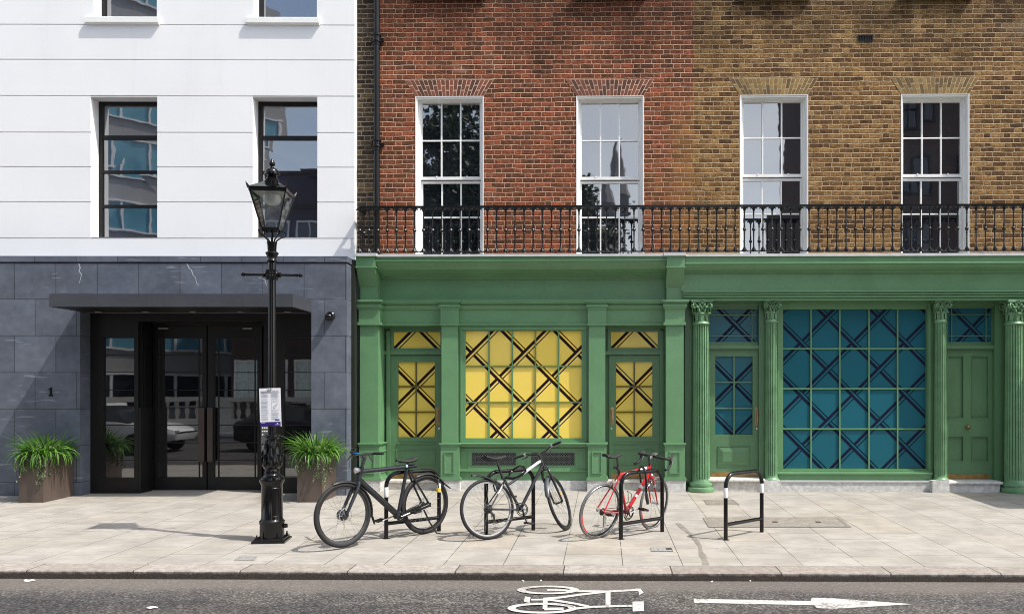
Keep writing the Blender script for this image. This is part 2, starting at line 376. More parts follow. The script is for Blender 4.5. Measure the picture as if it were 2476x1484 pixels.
GREEN = paint('green_paint', (.112, .242, .115), .36, .10, 2.2, bump=.05, bscale=60)
GREEN_SHADE = paint('green_paint_recess_shade', (.087, .188, .088), .35, .10, 2.2, bump=.04, bscale=60)  # shade of the doorway recesses put into a darker copy of the green
GREEN_C = paint('flaking_green_paint', (.130, .262, .130), .42, .22, 5, bump=.5, bscale=70)
LEAD = paint('lead_capping', (.50, .51, .51), .5, .12, 6)
def render_mat():
    t = NT('white_render')
    cl = t.noise(.8, detail=5); stv = t.noise(1.0, detail=5, rough=.7, sc=(5.5, 1, .35)); sm = t.noise(16, detail=4)
    col = t.mix(t.step(cl, .35, .7), (.805, .81, .815), (.775, .78, .787))
    col = t.mix(t.math('MULTIPLY', t.step(stv, .56, .74), .16), col, (.62, .615, .60))
    col = t.mix(t.math('MULTIPLY', t.step(sm, .66, .74), .10), col, (.60, .60, .59))
    t.set(base=col, rough=.75, spec=.3); t.bump(t.math('ADD', t.math('MULTIPLY', cl, 3), sm), .05, .006); return t.m
WHITE = render_mat()
WPAINT = paint('white_gloss_paint', (.80, .80, .78), .3, .04, 2)
CLAD = cladding_mat()
BRONZE = paint('dark_bronze_metal', (.0095, .0085, .0085), .42, .15, 3, spec=.3)
BRONZE2 = paint('brown_bronze_handle', (.055, .042, .036), .38, .12, 4, metal=.3)
CANOPY = paint('grey_zinc', (.048, .050, .060), .45, .12, 2, spec=.5)
BLACKM = paint('black_gloss_iron', (.004, .004, .0045), .15, .2, 8, spec=.4, bump=.04, bscale=35)
BLACKR = paint('black_railing_paint', (.005, .005, .0055), .3, .2, 8, spec=.35)
BRASS = paint('aged_brass', (.30, .19, .07), .42, .3, 9, metal=.75)
BRONZE_H = paint('bronze_pull', (.44, .24, .13), .42, .25, 12, metal=.3)
PLINTH = granite_mat('grey_plinth_stone', (.63, .63, .62), (.52, .52, .51))
STEP = granite_mat('pale_step_stone', (.60, .58, .54), (.50, .48, .44))
PAVE = paving_mat()
KERB = granite_mat('kerb_granite', (.36, .33, .30), (.25, .23, .21), joint=(1.055, 20.42), stain=1.0)
ASPH = asphalt_mat()
RPAINT = road_paint_mat()
BX = PX(1676, 13.9)
RED = brick_mat('red_brick', [(.072, .036, .021), (.125, .052, .026), (.172, .064, .031), (.225, .074, .036), (.295, .088, .042), (.38, .14, .065)], (.74, .54, .40), (.27, .095, .052), soot=.85, edgepatch=(BX-.85, BX+.2, (.30, .165, .05)))
YEL = brick_mat('yellow_stock_brick', [(.060, .030, .012), (.115, .060, .025), (.186, .101, .038), (.250, .142, .055), (.308, .184, .072), (.38, .25, .10)], (.58, .44, .28), (.15, .088, .036), soot=.9, mw=.0052, mv=.0034, rough_=1.6)
DIRTY = brick_mat('sooty_brick', [(.022, .017, .013), (.050, .036, .025), (.085, .062, .040), (.13, .092, .055), (.24, .15, .05)], (.33, .28, .22), (.09, .072, .055), soot=.6, mw=.0075, mv=.006, rough_=2)
GL_UP = glass_mat('window_glass', (.010, .012, .016), 3.5, .012, 2.2)
GL_WH = glass_mat('tinted_window_glass', (.010, .016, .030), 3.2, .018, 1.6)
GL_DOOR = glass_mat('dark_door_glass', (.004, .004, .005), 2.5, .012, 1.5)
FILM_Y = film_mat('yellow_film', (.80, .595, .105), 0)
FILM_YS = paint('black_stripe', (.012, .004, .004), .5, .1, spec=.15)
FILM_B = film_mat('blue_film', (.006, .098, .136), 0, .22)
FILM_BS = paint('navy_stripe', (.004, .007, .026), .5, .1, spec=.15)
PLANT_P = paint('brown_planter', (.085, .062, .050), .55, .12, 4)
RUBBER = paint('black_rubber', (.010, .010, .0105), .75, .25, 12)
RIMM = paint('alloy_rim', (.30, .30, .30), .35, .1, 8)
SPOKE = paint('steel_spokes', (.22, .22, .22), .45, .1, 10)
CHROME = paint('bare_metal', (.55, .55, .56), .3, .1, 10, metal=.9)
SATIN = paint('charcoal_frame', (.011, .0125, .017), .33, .15, 6)
BLKP = paint('black_bike_paint', (.010, .010, .011), .25, .15, 6, coat=.5)
REDP = paint('red_bike_paint', (.52, .012, .018), .25, .12, 5, coat=.6)
SILVP = paint('silver_white_paint', (.62, .62, .62), .3, .08, 5)
PLAST = paint('black_plastic', (.012, .012, .013), .5, .15, 8)

# ------------------------------------------------------------------ ground
KF, KB = 7.955, 8.245                                      # kerb front and back lines
m = MB()
ys = [KB, 9.0, 11.0, 13.0, 16.0]
for a, b in zip(ys, ys[1:]): m.add([(-60, a, zg(a)), (60, a, zg(a)), (60, b, zg(b)), (-60, b, zg(b))], [(0,1,2,3)])
tag(m.build('pavement', PAVE), kind='structure')
m = MB(); e = .012
m.extx([(KF, -.35), (KF, zg(KF)-e), (KF+e, zg(KF)), (KB-.004, zg(KB)), (KB-.004, -.35)], -60, 60)
tag(m.build('kerb', KERB), kind='structure')
m = MB(); m.add([(-90, -60, ROADZ), (90, -60, ROADZ), (90, KF+.05, ROADZ), (-90, KF+.05, ROADZ)], [(0,1,2,3)])
tag(m.build('road', ASPH), kind='structure')
# far pavement in front of the buildings opposite
m = MB(); m.box(-60, -30, -.3, 60, -7.0, .0); tag(m.build('opposite_pavement', PLINTH), kind='structure')

# road markings (flat thermoplastic sheets)
def RP(zx, zy, k): # survey crop -> road point
    u, v = (1202.25+.16656*zx, 1394.6+.16656*zy) if k == 0 else (1236.6+.5003*zx, 1168+.5003*zy)
    p = PG(u, v, True); p.z = ROADZ+.004; return p
def strip(mb, P, wd, k=0):
    # ribbon in survey coordinates with given half height (px) so it keeps the stretched look of the real marking
    n = len(P); L = []; Rr = []
    for i in range(n):
        a = Vector(P[max(i-1, 0)]); b = Vector(P[min(i+1, n-1)]); t = b-a; nn = Vector((-t.y, t.x)).normalized()
        h = (wd[i] if isinstance(wd, list) else wd)*.86
        L.append(Vector(P[i])+nn*h); Rr.append(Vector(P[i])-nn*h)
    for i in range(n-1):
        mb.poly([RP(*L[i], k), RP(*L[i+1], k), RP(*Rr[i+1], k), RP(*Rr[i], k)])
def ringpx(mb, c, a1, b1, a2, b2, n=48, k=0, tilt=0):
    for i in range(n):
        q = []
        for ang, A, B in ((i, a1, b1), (i+1, a1, b1), (i+1, a2, b2), (i, a2, b2)):
            t = 2*math.pi*ang/n; q.append(RP(c[0]+A*math.cos(t), c[1]+B*math.sin(t)+tilt*math.cos(t)*A, k))
        mb.poly(q)
m = MB(); STEPS = [0]
def rise(mb, b0):
    STEPS[0] += 1
    for q in range(b0, len(mb.V)): x, y, z = mb.V[q]; mb.V[q] = (x, y, z+STEPS[0]*.0004)
for P, wd in (
    ([(1140,205),(980,192),(840,190),(720,188)], 14),
    ([(1000,205),(1300,206),(1600,210),(2040,188)], 15), ([(2000,182),(2060,190),(2090,245)], [15,28,42]),
    ([(1600,212),(1200,258),(900,300),(660,318)], 17), ([(490,332),(670,330)], 14), ([(660,322),(850,345),(1100,385),(1330,432)], 17),
    ([(440,292),(425,372)], 48), ([(696,310),(690,470)], 40), ([(680,470),(960,468)], 22),
    ([(1605,212),(1605,425)], 42), ([(1080,470),(1400,440),(1700,430),(1960,424)], 17), ([(2040,362),(2045,505)], 95)):
    b0 = len(m.V); strip(m, P, wd); rise(m, b0)
for c, a1, b1, a2, b2 in (((735,195), 450, 62, 325, 40), ((650,462), 505, 78, 385, 50)):
    b0 = len(m.V); ringpx(m, c, a1, b1, a2, b2); rise(m, b0)
tag(m.build('cycle_symbol', RPAINT), 'worn white bicycle symbol painted on the asphalt beside the kerb', 'road marking')
m = MB()
m.poly([RP(*p, 1) for p in ((880,558),(1445,569),(1450,553),(1560,556),(1940,584),(1560,606),(1475,603),(1462,589),(880,577))])
tag(m.build('arrow_marking', RPAINT), 'long white arrow painted on the asphalt pointing along the street', 'road marking')
# inspection covers and stains let into the pavement
def cover(name, pts, mats, label, parts=()):
    P = [PG(*p) for p in pts]; m = MB()
    m.poly([p+Vector((0,0,.004)) for p in P]); o = m.build(name, mats[0])
    c = sum(P, Vector())/4
    f = MB()
    for i in range(4):
        a, b = P[i], P[(i+1) % 4]; a2, b2 = a.lerp(c, .05), b.lerp(c, .05)
        f.poly([q+Vector((0,0,.007)) for q in (a, b, b2, a2)])
    f.build('rim', mats[1], o)
    for pt in parts:
        q = PG(*pt); k = MB(); k.box(q.x-.03, q.y-.03, q.z+.005, q.x+.03, q.y+.03, q.z+.010); k.build('lifting_slot', mats[2], o)
    return tag(o, label, 'inspection cover', 'covers let into the pavement')
CV1 = granite_mat('cover_infill', (.285, .262, .23), (.195, .178, .155)); CV2 = paint('cover_rim', (.195, .178, .152), .7, .2, 9); CV3 = paint('cover_slot', (.02, .02, .02), .7)
CV4 = granite_mat('cover_ribbed', (.28, .256, .225), (.165, .15, .13)); CV5 = granite_mat('cover_white', (.42, .42, .41), (.12, .12, .12))
cover('inspection_cover', [(1700,1208),(1772,1208),(1788,1220),(1709,1220)], [CV4, CV2, CV3], 'small ribbed cover in the paving between the fluted column and the empty stand')
cover('inspection_cover', [(1698,1251),(2030,1251),(2058,1274),(1712,1274)], [CV1, CV2, CV3], 'long mottled inspection cover with square lifting slots beside the empty bike stand', [(1782,1261),(1873,1262),(1977,1262)])
cover('inspection_cover', [(1573,1323.5),(1622,1323.5),(1627,1332.5),(1574,1332.5)], [CV5, CV2, CV3], 'small white cover near the kerb below the red bicycle', [(1617,1327)])
cover('inspection_cover', [(580,1345),(622,1345),(614,1355),(566,1355)], [CV5, CV2, CV3], 'small pale cover near the kerb beside the lamp post')
STAIN = paint('damp_stone', (.205, .185, .158), .6, .2, 6)
st = [(1638,1264,5),(1650,1275,7),(1668,1290,4),(1684,1308,6),(1692,1320,4),(1694,1334,5),(1698,1342,9),(1703,1352,6),(1706,1365,9)]
m = MB(); L = []
for u, v, h in st: L.append((PG(u-h, v), PG(u+h, v)))
for (a, b), (c, d) in zip(L, L[1:]): m.poly([q+Vector((0,0,.003)) for q in (a, b, d, c)])
tag(m.build('pavement_stain', STAIN), kind='structure')
LIT = paint('litter_paper', (.70, .68, .64), .7, .08, 12)
for i, (u, v, lab) in enumerate(((366,1470,'flattened white paper scrap on the road far left of the cycle symbol'), (70,1404,'pale scrap of paper in the gutter at the left end of the kerb'), (1264,1405,'cigarette end in the gutter above the cycle symbol'), (1307,1404.5,'small curled paper bit in the gutter above the cycle symbol wheel'), (1720,1407,'white cigarette end in the gutter above the arrow shaft'), (1813,1404.5,'cigarette end in the gutter above the arrow head'))):
    p = PG(u, v, True); m = MB()
    if i < 2:
        n = 9; top = []
        for k in range(n):
            a = 2*math.pi*k/n; r = .055*(.75+.35*random.random()); top.append(Vector((p.x+r*math.cos(a)*1.0, p.y+r*.75*math.sin(a), ROADZ+.006+.012*random.random())))
        m.prism(top, (0, 0, -.003))
        tag(m.build('paper_scrap', LIT), lab, 'litter')
    else:
        a = random.random()*3; d = Vector((math.cos(a), math.sin(a)*.5, 0))*.018
        m.tube([Vector((p.x, p.y, ROADZ+.008))-d, Vector((p.x, p.y, ROADZ+.008)), Vector((p.x, p.y, ROADZ+.009))+d], .007, 7)
        tag(m.build('cigarette_end', LIT), lab, 'litter')

def holed_wall(mb, x0, x1, z0, z1, y, dep, holes, m=0, mr=0):
    # a wall face with openings, and the returns of each opening
    xs = sorted({x0, x1, *[h[0] for h in holes], *[h[1] for h in holes]}); zs = sorted({z0, z1, *[h[2] for h in holes], *[h[3] for h in holes]})
    xs = [x for x in xs if x0-1e-6 <= x <= x1+1e-6]; zs = [z for z in zs if z0-1e-6 <= z <= z1+1e-6]
    for a, b in zip(xs, xs[1:]):
        for c, d in zip(zs, zs[1:]):
            mx, mz = (a+b)/2, (c+d)/2
            if any(h[0] < mx < h[1] and h[2] < mz < h[3] for h in holes): continue
            mb.poly([(a, y, c), (b, y, c), (b, y, d), (a, y, d)], m)
    for a, b, c, d in holes:
        c2, d2 = max(c, z0), min(d, z1)
        mb.poly([(a, y, c2), (a, y+dep, c2), (a, y+dep, d2), (a, y, d2)], mr); mb.poly([(b, y, c2), (b, y, d2), (b, y+dep, d2), (b, y+dep, c2)], mr)
        if d <= z1: mb.poly([(a, y, d), (a, y+dep, d), (b, y+dep, d), (b, y, d)], mr)
        if c >= z0: mb.poly([(a, y, c), (b, y, c), (b, y+dep, c), (a, y+dep, c)], mr)
def solid_ends(mb, x0, x1, z0, z1, y, yb, m=0):
    mb.poly([(x0, y, z0), (x0, y, z1), (x0, yb, z1), (x0, yb, z0)], m); mb.poly([(x1, y, z0), (x1, yb, z0), (x1, yb, z1), (x1, y, z1)], m)
    mb.poly([(x0, y, z1), (x1, y, z1), (x1, yb, z1), (x0, yb, z1)], m); mb.poly([(x0, yb, z0), (x1, yb, z0), (x1, yb, z1), (x0, yb, z1)], m)
def frame_boxes(mb, x0, x1, z0, z1, y0, y1, t, m=0):
    tl, tr, tb, tt = t if isinstance(t, (tuple, list)) else (t,)*4
    mb.box(x0, y0, z0, x0+tl, y1, z1, m); mb.box(x1-tr, y0, z0, x1, y1, z1, m)
    mb.box(x0+tl, y0, z0, x1-tr, y1, z0+tb, m); mb.box(x0+tl, y0, z1-tt, x1-tr, y1, z1, m)

# ------------------------------------------------------------------ white rendered building with slate-clad ground floor
YW_ = -.0055                                              # its front is turned slightly from the shops
WB = empty('white_building', (0,0,0), (0, 0, TH-YW_))
tag(WB, 'white rendered building with dark slate ground floor and bronze windows', 'building')
def wx(u, Y): return PX(u, Y, YW_)
def wz(v, Y, u=500): return PZ(v, Y, u, YW_)
YWH, YST = 13.83, 13.30
XR = wx(857, YWH); XL = -26.0
ztop, zbot = 13.5, wz(628, YWH)
win = []
for u0, u1 in ((219, 380), (611, 767)):
    win.append((wx(u0, YWH), wx(u1, YWH), wz(574, YWH, u0), wz(234.5, YWH, u0)))
UP = [(wx(226, YWH), wx(379, YWH), wz(43, YWH, 300), wz(43, YWH, 300)+1.9), (wx(613, YWH), wx(766, YWH), wz(44, YWH, 690), wz(44, YWH, 690)+1.9)]
far = [(x0-dx, x1-dx, a, b) for dx in (4.4,) for x0, x1, a, b in (win[0], UP[0])]
holes = win+UP+far
gr = [wz(v, YWH, 430) for v in (576, 488.5, 404, 320.5, 232.5, 145, 60.5)]; gr += [gr[-1]+.61*k for k in range(1, 9)]
m = MB(); g = .009
zs = [zbot]+gr+[ztop]
for a, b in zip(zs, zs[1:]):
    a2 = a+(g if a != zbot else 0); b2 = b-g
    holed_wall(m, XL, XR, a2, b2, YWH, .02, [], 0) if not any(h[2] < b2 and h[3] > a2 for h in holes) else None
    hs = [h for h in holes if h[2] < b2 and h[3] > a2]
    if hs:
        hs2 = [(h[0], h[1], max(h[2], a2-1), h[3]) for h in hs]
        holed_wall(m, XL, XR, a2, b2, YWH, .021, hs2, 0)
    for z_ in (a2, b2):
        cur = XL
        for h in sorted(h for h in holes if h[2]-.03 < z_ < h[3]+.03)+[(XR, 0)]:
            m.poly([(cur, YWH, z_), (h[0], YWH, z_), (h[0], YWH+.02, z_), (cur, YWH+.02, z_)]); cur = h[1]
    m.poly([(XR, YWH, a2), (XR, YWH+.02, a2), (XR, YWH+.02, b2), (XR, YWH, b2)])
holed_wall(m, XL, XR, zbot, ztop, YWH+.02, .28, holes, 0)
solid_ends(m, XL, XR, zbot, ztop, YWH+.02, YWH+1.2)
m.build('wall', WHITE, WB)
def bronze_window(x0, x1, z0, z1, y, tr, glz):
    f = MB(); t = .065
    frame_boxes(f, x0, x1, z0, z1, y, y+.07, (t, .02, .05, .06))
    for z, h in tr: f.box(x0+t, y+.008, z-h/2, x1-.02, y+.06, z+h/2)
    o = f.build('window', BRONZE, WB)
    p = MB(); zz = [z0+.05]+[z for z, h in tr]+[z1-.06]
    for i, (a, b) in enumerate(zip(zz, zz[1:])):         # each light sits at its own slight angle, as real glazing does
        dx = random.uniform(-.004, .004); dz = random.uniform(-.003, .003)
        p.poly([(x0+t, y+.03-dx-dz, a), (x1-.02, y+.03+dx-dz, a), (x1-.02, y+.03+dx+dz, b), (x0+t, y+.03-dx+dz, b)])
    p.build('pane', GL_WH, o)
    return o
YF = YWH+.23
for (x0, x1, z0, z1) in win+[far[0]]:
    tr = [(wz(v, YF, 300), hh) for v, hh in ((333, .075), (416, .05), (499, .055))]
    bronze_window(x0, x1, z0, z1, YF, tr, None)
for (x0, x1, z0, z1) in UP+[far[1]]:
    o = bronze_window(x0, x1, z0, z1, YF, [(z0+1.0, .06)], None)
    s_ = MB(); zt = z0
    s_.extx([(YWH+.22, zt), (YWH-.055, zt-.012), (YWH-.062, zt-.02), (YWH-.062, zt-.105), (YWH-.045, zt-.118), (YWH+.005, zt-.128), (YWH+.22, zt-.128)], x0-.10, x1+.05)
    s_.build('sill', WPAINT, o)

# slate cladding
dx0, dx1 = wx(193.5, YST), wx(752.5, YST); zh = wz(754, YST)
sx1 = wx(838, YST); zc1 = wz(619.5, YST); zc0 = wz(633.5, YST); zf1 = wz(637, YST); zg0 = zg(YST)-.1
m = MB()
holed_wall(m, XL, sx1, zg0, zf1, YST, .28, [(dx0, dx1, zg0-1, zh)], 0)
solid_ends(m, XL, sx1, zg0, zf1, YST, YST+1.0)
m.box(XL, YST+.03, zf1, sx1-.03, YST+.9, zc0)
m.box(XL, YST-.012, zc0, sx1+.012, YST+.9, zc1)
m.box(XL, YST+.02, zc1, sx1, YST+.9, zc1+.006)
o_cl = m.build('stone_cladding', CLAD, WB)
m = MB(); m.box(dx0+.001, YST+.27, zh-.02, wx(752.5, YST)+.4, YST+.3, zh+.3); m.build('lintel', BRONZE, WB)
VEIN = paint('quartz_vein', (.42, .44, .47), .6, .1, 9)
for P in ([(190,637),(194,648),(191,655),(197,664),(195,674),(191,686)], [(452,637),(458,650),(463,653),(466,664),(473,672),(475,684),(480,690)], [(626,672),(636,674),(641,678),(644,690)]):
    q = MB(); k = len(P)
    for i in range(k-1):
        (ua, va), (ub_, vb_) = P[i], P[i+1]; wa, wb = (1.1*(1-i/k)+.4, 1.1*(1-(i+1)/k)+.3)
        q.poly([(wx(ua-wa, YST), YST-.0015, wz(va, YST)), (wx(ua+wa, YST), YST-.0015, wz(va-.4, YST)), (wx(ub_+wb, YST), YST-.0015, wz(vb_-.4, YST)), (wx(ub_-wb, YST), YST-.0015, wz(vb_, YST))])
    q.build('quartz_vein', VEIN, o_cl)
# canopy over the entrance
YC = 12.48; cx0, cx1 = wx(118, YC), wx(708, YC); ct, cb = wz(712, YC), wz(741.5, YC)
m = MB(); m.box(cx0, YC, cb, cx1, YST, ct); m.box(cx0+.01, YC+.01, ct, cx1-.01, YST, ct+.012)
for k in range(1, 5): x = cx0+(cx1-cx0)*k/5; m.box(x-.003, YC-.002, cb+.002, x+.003, YC+.01, ct-.002)
can = m.build('canopy', CANOPY, WB)
m = MB(); m.box(cx0+.03, YC+.05, cb-.006, cx1-.03, YST, cb); m.build('soffit', BRONZE, can)
DL = paint('downlight_ring', (.20, .20, .20), .4)
for k in range(5):
    x = dx0+.35+k*(dx1-dx0-.7)/4; q = MB(); q.lathe((x, YST-.10, cb-.014), [(.0, 0), (.045, 0), (.05, .004), (.05, .008)], 16); q.build('downlight', DL, can)
# entrance screen
YD = 13.575; YP = 13.98; zs0 = zg(YD)-.02
def dv(v): return wz(v, YD)
barv = [584+.4397*y for y in (622, 718, 815, 912, 1008, 1105, 1200)]
def glazed(mb, pn, x0, x1, z0, z1, y, bars, vb=(), bw=.014):
    for v in bars: z = v; mb.box(x0, y-.012, z-bw/2, x1, y+.02, z+bw/2)
    for x in vb: mb.box(x-bw/2, y-.010, z0, x+bw/2, y+.02, z1)
    zz = [z0]+sorted(bars)+[z1]
    pn.poly([(x0, y+.006, z0), (x1, y+.006, z0), (x1, y+.006, z1), (x0, y+.006, z1)])
def surround(mb, x0, x1, z0, z1, gx0, gx1, gz0, gz1, y0, y1):
    mb.box(x0, y0, z0, gx0, y1, z1); mb.box(gx1, y0, z0, x1, y1, z1); mb.box(gx0, y0, z0, gx1, y1, gz0); mb.box(gx0, y0, gz1, gx1, y1, z1)
gz0, gz1 = wz(1154, YD), wz(817, YD); bz = [wz(v, YD) for v in barv]
for nm, ua, ub, ga, gb in (('side_panel', 218, 334, 250, 324), ('side_panel', 637, 775, 686, 768)):
    f, p = MB(), MB(); xa = wx(ua, YD) if ua > 300 else dx0-.02
    surround(f, xa, wx(ub, YD), zs0, zh+.02, wx(ga, YD), wx(gb, YD), gz0, gz1, YD, YD+.06)
    glazed(f, p, wx(ga, YD), wx(gb, YD), gz0, gz1, YD+.03, bz)
    o = f.build(nm, BRONZE, WB); p.build('pane', GL_DOOR, o)
# returns of the recess: ribbed above, plain box below
xl = wx(334, YD); xr = wx(637, YD); zd1 = wz(786, YP)
m = MB(); zmid = wz(912*.4397+584, 13.75)
m.box(xl-.05, YD+.06, zs0, xl-.001, YP+.08, zh)
nr = 6
for k in range(nr):
    y = YD+.065+(YP-YD-.07)*k/nr; m.box(xl-.001, y, zmid, xl+.028, y+.035, zh-.02)
m.box(xl-.001, YD+.005, zs0, xl+.04, YP-.02, zmid)
m.box(xr, YD+.06, zs0, xr+.05, YP+.08, zh)
m.box(xl, YD-.002, zd1+.03, xr, YP+.05, zh+.01)
m.build('ribbed_return', BRONZE, WB)
xdl, xdm, xdr = wx(373, YP), wx(500.5, YP), wx(638, YP)
m = MB(); m.box(xl+.03, YP+.005, zs0, xdl, YP+.09, zd1+.03); m.box(xdl, YP+.005, zd1-.01, xdr, YP+.09, zd1+.03); m.box(xdr, YP+.005, zs0, xr, YP+.09, zd1+.03); m.build('door_frame', BRONZE, WB)
pz0, pz1 = wz(1153, YP), wz(818, YP); pb = [wz(v, YP) for v in barv]
for ua, ub, ga, gb, va, vb_, ha, hb in ((375, 499, 383, 489, 393.5, 480, 479, 493), (502, 633, 517, 622, 527, 615, 500.5, 513.5)):
    f, p = MB(), MB()
    surround(f, wx(ua, YP), wx(ub, YP), zs0+.015, zd1-.012, wx(ga, YP), wx(gb, YP), pz0, pz1, YP, YP+.05)
    glazed(f, p, wx(ga, YP), wx(gb, YP), pz0, pz1, YP+.025, pb, (wx(va, YP), wx(vb_, YP)))
    o = f.build('door', BRONZE, WB); p.build('pane', GL_DOOR, o)
    yh = YP-.075; h = MB(); h.box(wx(ha, yh), yh, wz(1116, yh), wx(hb, yh), yh+.03, wz(985, yh))
    for v in (1005, 1095): h.box(wx((ha+hb)/2, yh)-.012, yh+.03, wz(v, yh)-.012, wx((ha+hb)/2, yh)+.012, YP, wz(v, yh)+.012)
    h.build('door_handle', BRONZE2, o)
    c = MB(); c.box(wx((ga+gb)/2+(-40 if ua < 400 else 30), YP)-.08, YP-.03, zd1-.07, wx((ga+gb)/2+(-40 if ua < 400 else 30), YP)+.08, YP, zd1-.045); c.build('door_closer', DL, o)
# house number 1
x, z0_, z1_ = wx(123.5, YST), wz(957, YST), wz(936, YST); h = z1_-z0_
pts = [(-.035,0),(.035,0),(.035,.02),(.014,.028),(.014,h),(.006,h),(-.036,h-.028),(-.034,h-.040),(-.014,h-.034),(-.014,.028),(-.035,.02)]
m = MB(); m.prism([(x+a, YST-.012, z0_+b) for a, b in pts], (0, .0115, 0)); m.build('house_number', BLACKM, WB)

def wpt(x, y, z): return WB.matrix_basis @ Vector((x, y, z)) if False else Matrix.Rotation(TH-YW_, 4, 'Z') @ Vector((x, y, z))
def wobj(name, loc): return empty(name, wpt(*loc), (0, 0, TH-YW_))
# dome camera
x, z = wx(800, YST), wz(764, YST); r = empty('security_camera', wpt(x, YST, z), (0, 0, TH-YW_)); tag(r, 'black dome security camera fixed to the slate wall right of the canopy', 'camera')
m = MB(); m.lathe((0, -.06, 0), [(.02, 0), (.055, .0), (.07, .015), (.07, .06)], 24, axis='y'); m.build('housing', BLACKM, r)
m = MB(); m.lathe((0, 0, -.01), [(.001, -.062), (.03, -.055), (.052, -.035), (.062, 0), (.055, .03), (.03, .05), (.001, .055)], 24, axis='z'); m.map(lambda v: v+Vector((-.008, -.085, -.01))); m.build('dome', BLACKM, r)
# intercom
x, z0_, z1_ = wx(641, YD), wz(1092, YD), wz(1028, YD); r = empty('intercom_panel', wpt(x, YD, z0_), (0, 0, TH-YW_)); tag(r, 'steel intercom panel with round buttons behind the lamp post', 'intercom')
INT = paint('brushed_grey', (.13, .13, .135), .4, .1, 9, metal=.5); hh = z1_-z0_; m = MB(); m.box(-.062, -.02, 0, .062, -.001, hh); m.build('plate', INT, r)
for a in range(3):
    for b in range(3):
        if b == 2 and a > 0: continue
        m = MB(); m.lathe((-.035+.035*a, -.028, hh-.04-.055*b), [(.011, 0), (.013, .008)], 12, axis='y'); m.build('button', LIT, r)
m = MB(); m.box(-.04, -.026, .03, .04, -.02, .12); m.build('speaker_plate', CHROME, r)

